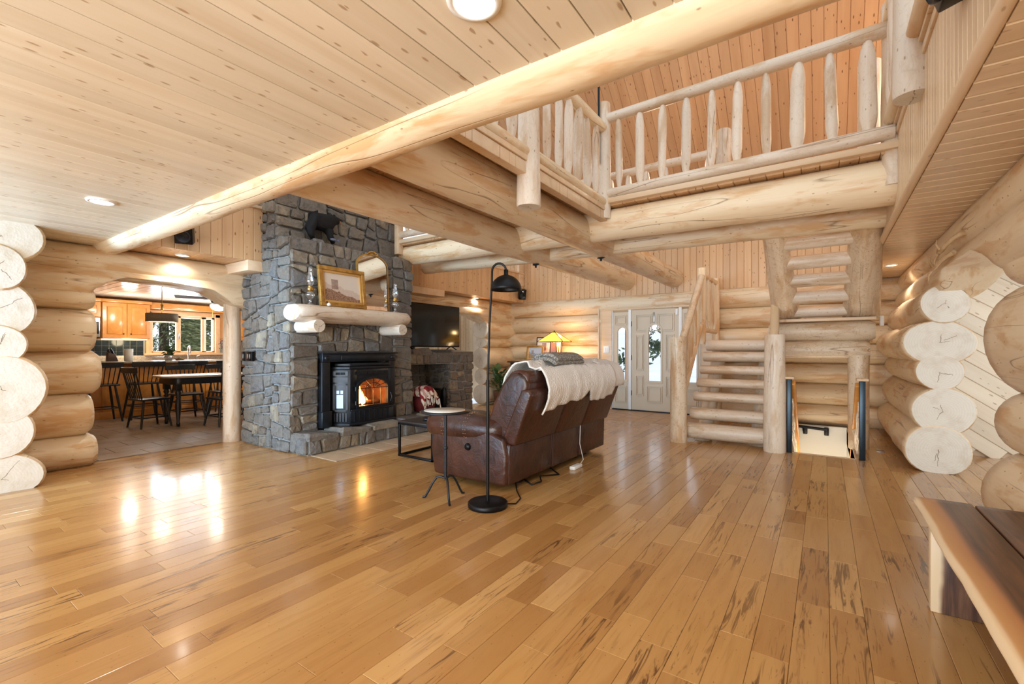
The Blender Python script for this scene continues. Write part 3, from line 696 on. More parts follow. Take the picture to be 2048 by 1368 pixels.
leaf(WN1, -3.55, -3.225, 1.96, -3.46, -3.27, .60, 1.65, 8.80, [(-3.51, -3.26, 1.70, 1.90), (-3.51, -3.26, .14, .48)])
WN2 = struct('window_2', 'arched sidelight panel right of the entry door', 'window')
leaf(WN2, -2.195, -1.87, 1.96, -2.13, -1.94, .60, 1.65, 8.80, [(-2.16, -1.91, 1.70, 1.90), (-2.16, -1.91, .14, .48)])
DF = struct('trim_2', 'pine casing and jambs around the entry door', 'trim')
boxo('casing', (-3.84, -3.56, 8.78, 8.86, 0, 2.08), FRM, DF); boxo('casing', (-1.86, -1.60, 8.78, 8.86, 0, 2.08), FRM, DF)
boxo('head_casing', (-3.84, -1.60, 8.775, 8.86, 2.0, 2.16), FRM, DF)
for x in (-3.225, -2.252): boxo('jamb', (x, x+.055, 8.775, 8.86, 0, 2.0), WHITE, DF)
boxo('jamb', (-3.575, -3.55, 8.78, 8.86, 0, 2.0), WHITE, DF)
boxo('threshold', (-3.56, -1.86, 8.76, 8.9, 0, .02), BLACK, DF)
boxo('corner_log_trim', (-3.865, -3.84, 8.75, 8.80, .0, 2.16), TRIM, DF)
sw = thing('light_switch', 'white light switch plate left of the entry door', 'switch', (-3.69, 8.775, 1.21))
boxo('plate', (-3.75, -3.63, 8.768, 8.779, 1.14, 1.28), WHITE, sw, .004); boxo('rocker', (-3.725, -3.70, 8.762, 8.77, 1.175, 1.245), WHITE, sw, .002); boxo('rocker', (-3.68, -3.655, 8.762, 8.77, 1.175, 1.245), WHITE, sw, .002)
boxo('wreath_hanger', (-2.735, -2.705, 8.78, 8.797, 1.72, 1.93), STEEL); tag(bpy.data.objects['wreath_hanger'], 'thin metal wreath hanger over the top of the entry door', 'hanger')
LEAF = noisy('leaf_green', srgb(34, 58, 32), srgb(76, 104, 58), 9, .45)
def leaves(m, c, rad, n, size, flat=None, mi=0):
    for _ in range(n):
        d = Vector((R.gauss(0, 1), R.gauss(0, 1), R.gauss(0, 1))).normalized()
        p = Vector(c)+Vector((d.x*rad[0], d.y*rad[1], d.z*rad[2]))*R.uniform(.4, 1)
        a = Vector((R.gauss(0, 1), R.gauss(0, 1), R.gauss(0, 1))).normalized(); b = a.orthogonal().normalized(); s_ = size*R.uniform(.7, 1.3)
        m.add([p, p+a*s_*.5+b*s_*.22, p+a*s_, p+a*s_*.5-b*s_*.22], [(0, 1, 2, 3)], mi)
wr = thing('door_wreath', 'green leafy wreath hanging outside on the entry door glass', 'wreath', (-2.71, 8.93, 1.45))
m = MB()
for i in range(26):
    a = 2*PI*i/26; leaves(m, (-2.71+.15*math.cos(a), 8.94, 1.44+.15*math.sin(a)), (.03, .02, .03), 9 if math.sin(a) < 0 else 4, .07)
leaves(m, (-2.71, 8.93, 1.25), (.10, .03, .07), 60, .09); m.build('foliage', LEAF, wr, fix=False)
MB().tube([(-2.71+.15*math.cos(2*PI*i/24), 8.95, 1.44+.15*math.sin(2*PI*i/24)) for i in range(25)], .009, 6).build('ring', LOGW, wr)
# ================================================================== FIREPLACE
RS = random.Random(21)
def clip_half(poly, p, nrm):
    out = []; n = len(poly)
    for i in range(n):
        a, b = poly[i], poly[(i+1) % n]
        da = (a[0]-p[0])*nrm[0]+(a[1]-p[1])*nrm[1]; db = (b[0]-p[0])*nrm[0]+(b[1]-p[1])*nrm[1]
        if da >= 0: out.append(a)
        if da*db < 0:
            t = da/(da-db); out.append((a[0]+(b[0]-a[0])*t, a[1]+(b[1]-a[1])*t))
    return out
def split(poly, out, mx, mn):
    xs, ys = [p[0] for p in poly], [p[1] for p in poly]; w, h = max(xs)-min(xs), max(ys)-min(ys)
    if (w < mx and h < mx*.72 and RS.random() < .6) or (w < mx*.7 and h < mx*.5) or (w < mn*2 and h < mn*2): out.append(poly); return
    f = RS.uniform(.34, .66); t = RS.gauss(0, .13)
    if w > h*RS.uniform(.95, 1.6): p, nrm = (min(xs)+w*f, min(ys)+h/2), (math.cos(t), math.sin(t))
    else: p, nrm = (min(xs)+w/2, min(ys)+h*f), (math.sin(t), math.cos(t))
    for sg in (1, -1):
        q = clip_half(poly, p, (nrm[0]*sg, nrm[1]*sg))
        if len(q) > 2: split(q, out, mx, mn)
def stone(root, org, U, V, N, poly, dep=.05, g=.0085):
    if len(poly) == 4 and not isinstance(poly[0], tuple): poly = [(poly[0], poly[2]), (poly[1], poly[2]), (poly[1], poly[3]), (poly[0], poly[3])]
    n = len(poly); ar = sum(poly[i][0]*poly[(i+1) % n][1]-poly[(i+1) % n][0]*poly[i][1] for i in range(n))/2
    if ar < 0: poly = poly[::-1]
    if abs(ar) < .0012: return
    P2 = poly
    for i in range(n):                                # pull every edge in by the joint width
        a, b = poly[i], poly[(i+1) % n]; l = math.dist(a, b)
        if l < 1e-5: continue
        nr = (-(b[1]-a[1])/l, (b[0]-a[0])/l); gg = g*RS.uniform(.6, 1.5)
        P2 = clip_half(P2, (a[0]+nr[0]*gg, a[1]+nr[1]*gg), nr)
        if len(P2) < 3: return
    pts = []; k = len(P2)
    cx, cy = sum(p[0] for p in P2)/k, sum(p[1] for p in P2)/k
    for i in range(k):
        a, b = P2[i], P2[(i+1) % k]; l = math.dist(a, b); c = min(.025, l*.22)*RS.uniform(.5, 1.2)
        for t, j in ((c/max(l, 1e-4), 0), (.5, RS.uniform(0, .05)), (1-c/max(l, 1e-4), 0)):
            if l < .03 and t != .5: continue
            x, y = a[0]+(b[0]-a[0])*t, a[1]+(b[1]-a[1])*t; pts.append((x+(cx-x)*j, y+(cy-y)*j))
    n = len(pts)
    if n < 3: return
    d = dep*RS.uniform(.40, 1.05); tx, ty = RS.uniform(-.10, .10), RS.uniform(-.10, .10)
    def P(u, v, q): return org+U*u+V*v+N*q
    vv = [P(u, v, -.03) for u, v in pts]+[P(u, v, d*.55) for u, v in pts]
    vv += [P(cx+(u-cx)*.86, cy+(v-cy)*.86, d+(u-cx)*tx+(v-cy)*ty+RS.uniform(-.005, .005)) for u, v in pts]+[P(cx, cy, d+RS.uniform(-.002, .010))]
    C0 = org+U*cx+V*cy
    m = MB(); m.add([p-C0 for p in vv], [(i, (i+1) % n, n+(i+1) % n, n+i) for i in range(n)]+[(n+i, n+(i+1) % n, 2*n+(i+1) % n, 2*n+i) for i in range(n)]+[(2*n+i, 2*n+(i+1) % n, 3*n) for i in range(n)])
    o = m.build('stone', STONE, None, fix=False); par(o, root); place(o, Matrix.Translation(C0))
    return o
def stone_face(root, org, U, V, N, W_, H_, holes=(), mx=.385, mn=.115, dep=.05):
    org, U, V, N = Vector(org), Vector(U), Vector(V), Vector(N)
    rects = [(0, W_, 0, H_)]
    for (a, b, c, d) in holes:                        # cut the rectangular openings out first
        nr = []
        for (x0, x1, y0, y1) in rects:
            if b <= x0 or a >= x1 or d <= y0 or c >= y1: nr.append((x0, x1, y0, y1)); continue
            if a > x0: nr.append((x0, a, y0, y1))
            if b < x1: nr.append((b, x1, y0, y1))
            if c > y0: nr.append((max(a, x0), min(b, x1), y0, c))
            if d < y1: nr.append((max(a, x0), min(b, x1), d, y1))
        rects = nr
    out = []
    for x0, x1, y0, y1 in rects: split([(x0, y0), (x1, y0), (x1, y1), (x0, y1)], out, mx, mn)
    for r in out: stone(root, org, U, V, N, r, dep)
    return len(out)
Zv = (0, 0, 1)
FP = thing('stone_fireplace', 'tall grey and tan fieldstone fireplace with stepped chimney', 'fireplace', (-5.6, 3.85, 0))
m = MB(); m.box(-6.24, -5.16, 2.92, 3.27, 0, 2.52); m.box(-6.24, -5.16, 4.42, 4.79, 0, 2.52); m.box(-6.24, -5.16, 3.27, 4.42, 1.16, 2.52); m.box(-6.24, -5.45, 3.27, 4.42, 0, 1.16)
m.box(-6.24, -5.47, 2.92, 4.79, 2.52, 4.6); m.build('mortar_core', MORT, FP)
cnt = 0
cnt += stone_face(FP, (-6.25, 2.915, 0), (1, 0, 0), Zv, (0, -1, 0), 1.13, 2.3)
cnt += stone_face(FP, (-5.86, 2.915, 2.3), (1, 0, 0), Zv, (0, -1, 0), .72, .24, mx=.3)
cnt += stone_face(FP, (-5.86, 2.915, 2.54), (1, 0, 0), Zv, (0, -1, 0), .40, .75, mx=.3)
cnt += stone_face(FP, (-5.155, 2.90, .22), (0, 1, 0), Zv, (1, 0, 0), 1.91, 2.32, holes=[(.36, 1.53, 0, .95)])
cnt += stone_face(FP, (-5.46, 2.90, 2.56), (0, 1, 0), Zv, (1, 0, 0), 1.91, .95, mx=.46, mn=.15)
cnt += stone_face(FP, (-5.45, 2.90, 2.52), (0, 1, 0), (1, 0, 0), (0, 0, 1), 1.9, .30, mx=.42, mn=.16, dep=.05)
boxo('hearth_core', (-5.2, -4.81, 2.93, 5.35, 0, .19), MORT, FP, 0)
cnt += stone_face(FP, (-5.15, 2.925, 0), (1, 0, 0), Zv, (0, -1, 0), .36, .20, mx=.3)
cnt += stone_face(FP, (-4.82, 2.92, 0), (0, 1, 0), Zv, (1, 0, 0), 2.45, .19, mx=.36, mn=.12)
for a, b in ((0, .42), (.42, .9), (.9, 1.42), (1.42, 1.95), (1.95, 2.42)):
    stone(FP, Vector((-5.16, 2.90, .195)), Vector((0, 1, 0)), Vector((1, 0, 0)), Vector((0, 0, 1)), (a, b, 0, .40), .045)
print('fireplace stones', cnt)
# mantel log on two log corbels
MT = thing('log_mantel', 'pale half-log mantel shelf on two round log corbels', 'mantel', (-4.95, 3.6, 1.45))
log('shelf', (-4.93, 2.84, 1.63), (-4.93, 4.40, 1.63), .18, .17, MT, (LOGR, LOGR), seg=28, ell=(1.12, .62), dome=.035, wob=.02, clip=lambda p: Vector((p.x, p.y, min(p.z, 1.715))))
for y in (3.02, 4.26): log('corbel', (-5.2, y, 1.475), (-4.74, y, 1.475), .075, .075, MT, (LOGR, END), seg=22, wob=.01, dome=.012)
# ---- stove insert
SV = thing('pellet_stove', 'black cast iron stove insert with an arched glass fire door', 'stove', (-5.05, 3.85, .24))
zt, zb, y0, y1 = 1.17, .24, 3.27, 4.42
boxo('pilaster', (-5.16, -5.07, y0, y0+.115, zb, zt-.12), IRON, SV, .006); boxo('pilaster', (-5.16, -5.07, y1-.10, y1, zb, zt-.12), IRON, SV, .006)
boxo('pilaster_foot', (-5.16, -5.05, y0-.01, y0+.13, zb, zb+.20), IRON, SV, .008); boxo('pilaster_foot', (-5.16, -5.05, y1-.11, y1+.01, zb, zb+.20), IRON, SV, .008)
boxo('lintel', (-5.16, -5.06, y0, y1, zt-.12, zt-.015), IRON, SV, .006); boxo('cornice', (-5.16, -5.03, y0-.02, y1+.02, zt-.02, zt), IRON, SV, .006)
boxo('lintel_panel', (-5.062, -5.05, y0+.26, y1-.2, zt-.10, zt-.04), IRON, SV, .004)
for yy in (y0+.06, y1-.06): MB().lathe([(.0, .0), (.02, .0), (.03, -.008), (.03, -.012)], (-5.047, yy, zt-.07), 16, 0, 'x').build('rosette', IRON, SV)
boxo('back_plate', (-5.44, -5.40, y0+.05, y1-.05, zb, zt-.1), DARK, SV, 0)
# bay body: an angled side panel and the flat front
A0, A1, A2 = Vector((-5.15, 3.44, 0)), Vector((-4.965, 3.60, 0)), Vector((-4.965, 4.30, 0))
ux = (A1-A0).normalized(); un = Vector((ux.y, -ux.x, 0))
def on(o_, u_, n_, d):            # boxes laid on a panel plane: (u0,u1,z0,z1,depth0,depth1)
    m = MB()
    for (a, b, c, e, f0, f1) in d:
        vs_ = [o_+u_*a+n_*f0+Vector((0, 0, c)), o_+u_*b+n_*f0+Vector((0, 0, c)), o_+u_*b+n_*f0+Vector((0, 0, e)), o_+u_*a+n_*f0+Vector((0, 0, e))]
        m.add(vs_+[v+n_*(f1-f0) for v in vs_], [(3, 2, 1, 0), (4, 5, 6, 7), (0, 1, 5, 4), (1, 2, 6, 5), (2, 3, 7, 6), (3, 0, 4, 7)])
    return m
lw = (A1-A0).length
on(A0, ux, un, [(0, lw, zb, .955, -.03, .0)]).build('side_panel', IRON, SV, .004)
on(A0, ux, un, [(.03, lw-.03, .87, .93, 0, .008), (.03, lw-.03, .79, .85, 0, .008), (.03, .055, .42, .77, 0, .012), (lw-.055, lw-.03, .42, .77, 0, .012), (.03, lw-.03, .75, .77, 0, .012), (.03, lw-.03, .42, .44, 0, .012)]).build('side_panel_frame', IRON, SV)
on(A0, ux, un, [(.075, .155, .46, .63, 0, .006), (.075, .107, .645, .685, 0, .006), (.123, .155, .645, .685, 0, .006)]).build('milk_glass', glow('sky_glow_glass', srgb(176, 200, 226), .35), SV)  # panes glow by themselves to stand in for sky light on the glass
for k in range(5): on(A0, ux, un, [(.04+k*.036, .058+k*.036, zb+.05, .40, 0, .01)]).build('slat', IRON, SV)
on(A0, ux, un, [(.065, .12, .885, .915, .006, .011), (.125, .18, .885, .915, .006, .011)]).build('vent', DARK, SV)
fo, fu, fn = A1, Vector((0, 1, 0)), Vector((1, 0, 0)); fw = .70
on(fo, fu, fn, [(0, fw, zb, .42, -.04, 0), (0, .09, .42, .955, -.04, 0), (fw-.09, fw, .42, .955, -.04, 0), (.09, fw-.09, .86, .955, -.04, 0)]).build('front_frame', IRON, SV, .004)
on(Vector((-4.965, 4.30, 0)), Vector((-.9, .43, 0)).normalized(), Vector((.43, .9, 0)).normalized(), [(0, .2, zb, .955, -.02, 0)]).build('far_side_panel', IRON, SV)
MB().prism([(-5.16, 3.42), (-4.95, 3.58), (-4.95, 4.31), (-5.16, 4.40)], 'z', .955, .985).build('top_plate', IRON, SV, .006)
MB().prism([(-5.16, 3.50), (-5.02, 3.64), (-5.02, 4.28), (-5.16, 4.36)], 'z', .985, 1.03).build('hood', IRON, SV, .01)
MB().prism([(-5.16, 3.41), (-4.94, 3.57), (-4.94, 4.33), (-5.16, 4.41)], 'z', .235, .265).build('plinth', IRON, SV, .006)
for k in range(8): on(fo, fu, fn, [(.05+k*.078, .066+k*.078, .28, .41, 0, .012)]).build('slat', IRON, SV)
on(fo, fu, fn, [(.0, fw, .42, .44, 0, .02)]).build('sill', IRON, SV, .004)
for k in range(6): on(fo, fu, fn, [(.09+k*.09, .15+k*.09, .885, .925, 0, .004)]).build('vent', DARK, SV)
# arched door
def arcp(c, hw, z0, zs, rise, n=16): return [(c-hw, z0), (c+hw, z0)]+[(c+hw*math.cos(PI*i/n), zs+rise*math.sin(PI*i/n)) for i in range(n+1)]
yc = A1.y+fw/2
po, pi_ = arcp(yc, .265, .445, .72, .13), arcp(yc, .235, .475, .70, .12); n = len(po); x0, x1 = -4.985, -4.945
dr = MB().add([(x1, a, b) for a, b in po]+[(x1, a, b) for a, b in pi_]+[(x0, a, b) for a, b in po]+[(x0, a, b) for a, b in pi_],
  [(i, (i+1) % n, n+(i+1) % n, n+i) for i in range(n)]+[(i, (i+1) % n, 2*n+(i+1) % n, 2*n+i) for i in range(n)]+[(n+i, n+(i+1) % n, 3*n+(i+1) % n, 3*n+i) for i in range(n)]).build('fire_door', IRON, SV)
# spandrels above the arch so that the fire shows only through the light
top = [(yc+.265*math.cos(PI*i/16), .72+.13*math.sin(PI*i/16)) for i in range(17)]
MB().prism([(yc+.27, .865), (yc-.27, .865)]+top[::-1], 'x', -4.99, -4.966).build('spandrel', IRON, SV)
g = MB()
for yy in (yc-.12, yc, yc+.12): g.box(-4.962, -4.952, yy-.004, yy+.004, .475, .70 if yy != yc else .82)
g.box(-4.962, -4.952, yc-.235, yc+.235, .696, .704)
for i in range(12):
    a0, a1 = PI*i/12, PI*(i+1)/12; g.tube([(-4.957, yc+.12*math.cos(a0), .70+.065*math.sin(a0)), (-4.957, yc+.12*math.cos(a1), .70+.065*math.sin(a1))], .004, 6)
for a in (.5, 1.05, PI-1.05, PI-.5): g.tube([(-4.957, yc+.05*math.cos(a), .70+.025*math.sin(a)), (-4.957, yc+.235*math.cos(a), .70+.12*math.sin(a))], .004, 6)
g.build('door_grille', IRON, dr)
MB().add([(-4.972, a, b) for a, b in pi_], [tuple(range(n))]).build('fire_glass', glass_mat('fire_glass', (1, .93, .82, 1), .05), dr, fix=False)
for z in (.52, .70): MB().tube([(-4.94, yc-.285, z-.025), (-4.94, yc-.285, z+.025)], .012, 8).build('hinge', IRON, dr)
MB().tube([(-4.94, yc+.275, .5), (-4.92, yc+.285, .56), (-4.94, yc+.275, .62)], .008, 8).build('handle', IRON, dr)
BRK = noisy('sooty_firebrick', srgb(120, 74, 44), srgb(60, 38, 26), 9, .85, .2)
fb = MB(); fb.box(-5.40, -5.36, yc-.30, yc+.30, .40, .92); fb.box(-5.38, -5.0, yc-.31, yc-.28, .40, .92); fb.box(-5.38, -5.0, yc+.28, yc+.31, .40, .92); fb.box(-5.38, -5.0, yc-.3, yc+.3, .42, .455); fb.box(-5.38, -5.0, yc-.3, yc+.3, .90, .92); fb.build('firebox', BRK, SV)
fm = NT('flame'); tc = fm.n('ShaderNodeTexCoord'); sz = fm.n('ShaderNodeSeparateXYZ'); fm.t.links.new(tc.outputs['Generated'], sz.inputs[0])
fm.set(color=BLK, em=fm.ramp(sz.outputs[2], [(0, (1, .62, .22, 1)), (.5, (1, .40, .07, 1)), (1, (1, .18, .02, 1))]), ems=14)
for dy, h, r in ((-.13, .22, .055), (-.07, .30, .05), (-.18, .16, .04), (-.02, .18, .045), (.06, .11, .04), (-.10, .26, .04)):
    pr_ = [(.001, 0), (r*.8, h*.12), (r, h*.3), (r*.6, h*.6), (r*.22, h*.85), (.001, h)]
    MB().lathe(pr_, (-5.18+R.uniform(-.04, .04), yc+dy, .46), 12).build('flame', fm.mat, SV)
for a in (-.16, .0, .13): log('firewood', (-5.22, yc+a-.12, .475), (-5.16, yc+a+.1, .49), .028, parent=SV, mats=(BRK, BRK), seg=10)
l = bpy.data.lights.new('fire_glow', 'POINT'); l.energy = 9; l.color = (1, .5, .16); l.shadow_soft_size = .08
o = link(bpy.data.objects.new('fire_glow', l)); o.location = (-5.14, yc-.06, .62)
# ---- the bear on the chimney shoulder
BEAR = noisy('black_bear_fur', srgb(6, 6, 8), srgb(13, 13, 15), 40, .85, .4)
def skin(name, verts, edges, radii, mat, parent=None, sub=2):
    me = bpy.data.meshes.new(name); me.from_pydata(verts, edges, []); me.materials.append(mat)
    o = link(bpy.data.objects.new(name, me)); par(o, parent)
    o.modifiers.new('skin', 'SKIN'); sk = me.skin_vertices[0].data
    for i, r in enumerate(radii): sk[i].radius = (r, r) if not isinstance(r, tuple) else r
    sk[0].use_root = True
    s_ = o.modifiers.new('soft', 'SUBSURF'); s_.levels = sub; s_.render_levels = sub
    o.modifiers['skin'].use_smooth_shade = True
    return o
bx, by, bz = -5.30, 3.40, 2.60
BR = thing('bear_figurine', 'black bear figurine walking along the chimney ledge', 'figurine', (bx, by, bz))
bv = [(0, 0, .225), (0, -.10, .232), (0, -.17, .222), (0, .09, .25), (0, .15, .285), (0, .21, .302), (0, .275, .282),
      (.045, -.15, .14), (.05, -.165, .08), (.05, -.15, .022), (.05, -.12, .018), (-.045, -.13, .14), (-.05, -.10, .08), (-.05, -.085, .022), (-.05, -.055, .018),
      (.045, .10, .15), (.05, .10, .08), (.05, .105, .022), (.05, .135, .018), (-.045, .13, .16), (-.05, .175, .09), (-.05, .205, .022), (-.05, .235, .018)]
be = [(0, 1), (1, 2), (0, 3), (3, 4), (4, 5), (5, 6), (2, 7), (7, 8), (8, 9), (9, 10), (2, 11), (11, 12), (12, 13), (13, 14), (3, 15), (15, 16), (16, 17), (17, 18), (3, 19), (19, 20), (20, 21), (21, 22)]
br_ = [.108, .108, .092, .10, .08, .066, .03, .065, .048, .036, .024, .065, .048, .036, .024, .06, .045, .036, .024, .06, .045, .036, .024]
skin('body', [(bx+a, by+b_, bz+c) for a, b_, c in bv], be, br_, BEAR, BR)
for s_ in (-1, 1): MB().lathe([(.001, .022), (.014, .016), (.018, 0), (.012, -.01)], (bx+s_*.030, by+.175, bz+.345), 10).build('ear', BEAR, BR)
MB().lathe([(.001, .03), (.018, .02), (.022, -.01), (.001, -.02)], (bx, by+.268, bz+.280), 10, 0, 'y').build('muzzle', noisy('bear_muzzle', srgb(150, 116, 84), srgb(120, 88, 60), 20), BR)
for s_ in (-1, 1): MB().lathe([(.001, .006), (.006, 0), (.001, -.006)], (bx+s_*.030, by+.235, bz+.312), 8).build('eye', plain('bear_eye', srgb(60, 40, 24), .1), BR)
fs = thing('fish_figurine', 'small blue-grey fish under the bear figurine', 'figurine', (-5.22, 3.52, 2.60))
MB().lathe([(.001, -.05), (.014, -.03), (.018, 0), (.012, .03), (.004, .05), (.012, .07)], (-5.22, 3.53, 2.622), 12, 0, 'y').build('body', plain('fish_blue', srgb(112, 122, 146), .35), fs)
MB().prism([(3.585, 2.605), (3.62, 2.60), (3.61, 2.62), (3.62, 2.645), (3.585, 2.635)], 'x', -5.224, -5.216).build('tail', plain('fish_tail', srgb(96, 104, 130), .4), fs)
# ---- things on the mantel
GOLD = noisy('old_gilt', srgb(150, 104, 44), srgb(196, 152, 78), 14, .35, .1, .45)
MIR = plain('mirror_silver', (.9, .9, .9, 1), .02, 1)
def art_mat(name, sky, hill, land, dark, dirt):
    """a painted landscape: sky above, ruins or hills in the middle, brushy ground below (object Y across, Z up)"""
    m = NT(name); tc = m.n('ShaderNodeTexCoord'); g = tc.outputs['Generated']; s_ = m.n('ShaderNodeSeparateXYZ'); m.t.links.new(g, s_.inputs[0])
    u, w = s_.outputs[dirt], s_.outputs[2]
    nz = m.noise(m.mapv(g, (6, 6, 6)), 1, 5, .65); f = m.noise(m.mapv(g, (26, 26, 26)), 1, 3)
    hor = m.math('SUBTRACT', m.math('MULTIPLY_ADD', nz, .35, .42), m.math('MULTIPLY', u, .32))
    col = m.mix(m.math('GREATER_THAN', hor, m.math('SUBTRACT', w, .06)), sky, m.mix(f, hill, sky))
    col = m.mix(m.math('GREATER_THAN', m.math('SUBTRACT', hor, .14), w), col, m.mix(m.ramp(f, [(.35, BLK), (.65, WHT)]), land, dark))
    bl = m.math('MULTIPLY', m.math('LESS_THAN', m.math('ABSOLUTE', m.math('SUBTRACT', u, .30)), .09), m.math('LESS_THAN', m.math('ABSOLUTE', m.math('SUBTRACT', w, .60)), .17))
    col = m.mix(m.math('MULTIPLY', bl, m.math('MULTIPLY_ADD', nz, .8, .25)), col, dark)
    m.set(color=col, rough=.5); return m.mat
def frame_thing(name, label, c, w, h, lean, mats, fw, depth, yaw=0.0, cat='picture'):
    """a framed picture facing local +X, standing on its lower edge at c"""
    t = thing(name, label, cat, c)
    M0 = Matrix.Translation(Vector(c)) @ Matrix.Rotation(yaw, 4, 'Z') @ Matrix.Rotation(-lean, 4, 'Y')
    def bb(nm, d, mt, bev=.004, p=t):
        o = MB().box(*d).build(nm, mt, None, bev); par(o, p); place(o, M0); return o
    for i, (a, e, mt) in enumerate(((0, fw*.62, mats[0]), (fw*.62, fw, mats[1]))):
        dd = depth*(1-.35*i)
        bb('frame_rail', (0, dd, -w/2+a, w/2-a, a, e), mt); bb('frame_rail', (0, dd, -w/2+a, w/2-a, h-e, h-a), mt)
        bb('frame_stile', (0, dd, -w/2+a, -w/2+e, e, h-e), mt); bb('frame_stile', (0, dd, w/2-e, w/2-a, e, h-e), mt)
    bb('canvas', (.004, depth*.3, -w/2+fw*.9, w/2-fw*.9, fw*.9, h-fw*.9), mats[2], 0)
    return t
frame_thing('framed_painting', 'gold framed landscape painting leaning on the mantel', (-4.86, 3.42, 1.716), .64, .485, .12, (GOLD, plain('gilt_inner', srgb(206, 160, 92), .4, .3), art_mat('ruin_landscape', srgb(214, 202, 188), srgb(186, 156, 140), srgb(168, 138, 112), srgb(112, 70, 54), 1)), .075, .045)
mi = thing('arched_mirror', 'arched gilt mirror standing on the mantel behind the painting', 'mirror', (-5.06, 4.0, 1.716))
def arch_ring(hw, h, inset, n=20):
    r = hw-inset; zs = h-hw*.62
    return [(-r, inset), (r, inset)]+[(r*math.cos(PI*i/n), zs+(hw*.62-inset)*math.sin(PI*i/n)) for i in range(n+1)]
M0 = Matrix.Translation((-5.02, 4.0, 1.716)) @ Matrix.Rotation(-.05, 4, 'Y')
a_, b_ = arch_ring(.26, .78, 0), arch_ring(.26, .78, .022); n = len(a_)
m = MB(); m.add([(.02, u, w) for u, w in a_]+[(.024, u, w) for u, w in b_]+[(0, u, w) for u, w in a_], [(i, (i+1) % n, n+(i+1) % n, n+i) for i in range(n)]+[(i, (i+1) % n, 2*n+(i+1) % n, 2*n+i) for i in range(n)])
fr_ = m.build('frame', GOLD, None); par(fr_, mi); place(fr_, M0)
o = MB().add([(.014, u, w) for u, w in b_], [tuple(range(n))]).build('mirror_glass', MIR, None, fix=False); par(o, mi); place(o, M0)
cm = MB()
for k in range(7):
    a = -1.0+k/3; cm.lathe([(.001, .018), (.016, .008), (.018, -.006), (.001, -.012)], (.026, a*.075, .775+.03*(1-a*a)), 8)
o = cm.build('crest', GOLD, None); par(o, mi); place(o, M0)
CRY = glass_mat('lamp_crystal', (.94, .96, .97, 1), .22)
BRS = plain('brass', srgb(190, 150, 84), .3, .9)
for (y, lab, sc) in ((3.03, 'clear glass oil lamp at the left end of the mantel', 1.0), (4.30, 'clear glass oil lamp at the right end of the mantel', .92)):
    t = thing('oil_lamp', lab, 'lamp', (-4.93, y, 1.716), 'oil lamps on the mantel'); c = (-4.93, y, 1.716)
    k = lambda P: [(r*sc, h*sc) for r, h in P]
    MB().lathe(k([(.001, 0), (.062, 0), (.058, .012), (.02, .03), (.016, .07), (.03, .08), (.055, .105), (.06, .13), (.045, .158), (.022, .17)]), c, 20).build('font', CRY, t)
    MB().lathe(k([(.022, .168), (.034, .175), (.036, .20), (.024, .215), (.026, .225)]), c, 16).build('burner', BRS, t)
    MB().lathe(k([(.026, .222), (.048, .27), (.05, .30), (.03, .36), (.024, .40), (.028, .435), (.026, .437)]), c, 20).build('chimney', CRY, t)
    MB().tube([(c[0], c[1]+.03*sc, c[2]+.195*sc), (c[0]+.02, c[1]+.055*sc, c[2]+.195*sc)], .004, 6).build('wick_knob', BRS, t)
t = thing('small_figurine', 'tiny white and dark bird figurine at the foot of the painting', 'figurine', (-4.79, 3.17, 1.716))
MB().lathe([(.001, 0), (.02, .006), (.024, .02), (.012, .036), (.001, .042)], (-4.79, 3.18, 1.714), 12).build('body', WHITE, t); MB().lathe([(.001, -.012), (.012, 0), (.001, .012)], (-4.79, 3.155, 1.76), 10).build('head', BLACK, t)
for (x, w_, lab, nm) in ((-6.127, .06, 'single black switch plate on the stone chimney side', 1), (-5.985, .12, 'double black switch plate on the stone chimney side', 2)):
    t = thing('switch_plate', lab, 'switch', (x, 2.86, 1.12))
    boxo('plate', (x-w_/2-.02, x+w_/2+.02, 2.845, 2.88, 1.06, 1.18), BLACK, t, .004)
    for q in range(nm): boxo('rocker', (x+(q-(nm-1)/2)*.06-.014, x+(q-(nm-1)/2)*.06+.014, 2.838, 2.846, 1.09, 1.15), STEEL, t, .002)
# ---- stone firewood niche with the television on it
NI = thing('stone_niche', 'low fieldstone firewood niche to the right of the fireplace', 'niche', (-6.0, 5.9, 0))
m = MB(); m.box(-6.55, -5.72, 6.30, 6.93, 0, 1.13); m.box(-6.55, -5.72, 4.84, 6.30, .95, 1.13); m.box(-6.6, -6.35, 4.84, 6.30, 0, .95); m.box(-6.6, -5.72, 4.84, 6.3, 0, .04); m.box(-6.55, -5.9, 4.84, 4.9, 0, .95); m.build('mortar_core', MORT, NI)
stone_face(NI, (-5.73, 4.84, .95), (0, 1, 0), Zv, (1, 0, 0), 2.10, .19, mx=.45, mn=.16)
stone_face(NI, (-5.73, 6.28, 0), (0, 1, 0), Zv, (1, 0, 0), .66, .95, mx=.30)
stone_face(NI, (-6.4, 6.31, .04), (1, 0, 0), Zv, (0, -1, 0), .68, .9, mx=.34)
stone_face(NI, (-6.36, 4.9, .04), (0, 1, 0), Zv, (1, 0, 0), 1.38, .9, mx=.36, mn=.14)
for a, b in ((0, .5), (.5, .98), (.98, 1.5), (1.5, 2.12)): stone(NI, Vector((-6.5, 4.84, 1.135)), Vector((0, 1, 0)), Vector((1, 0, 0)), Vector((0, 0, 1)), (a, b, 0, .82), .06)
m = MB(); m.box(-6.62, -6.46, 4.84, 6.12, 1.15, 2.17); m.build('back_wall_core', MORT, NI)
stone_face(NI, (-6.46, 4.84, 1.62), (0, 1, 0), Zv, (1, 0, 0), 1.28, .55, mx=.36, mn=.14)
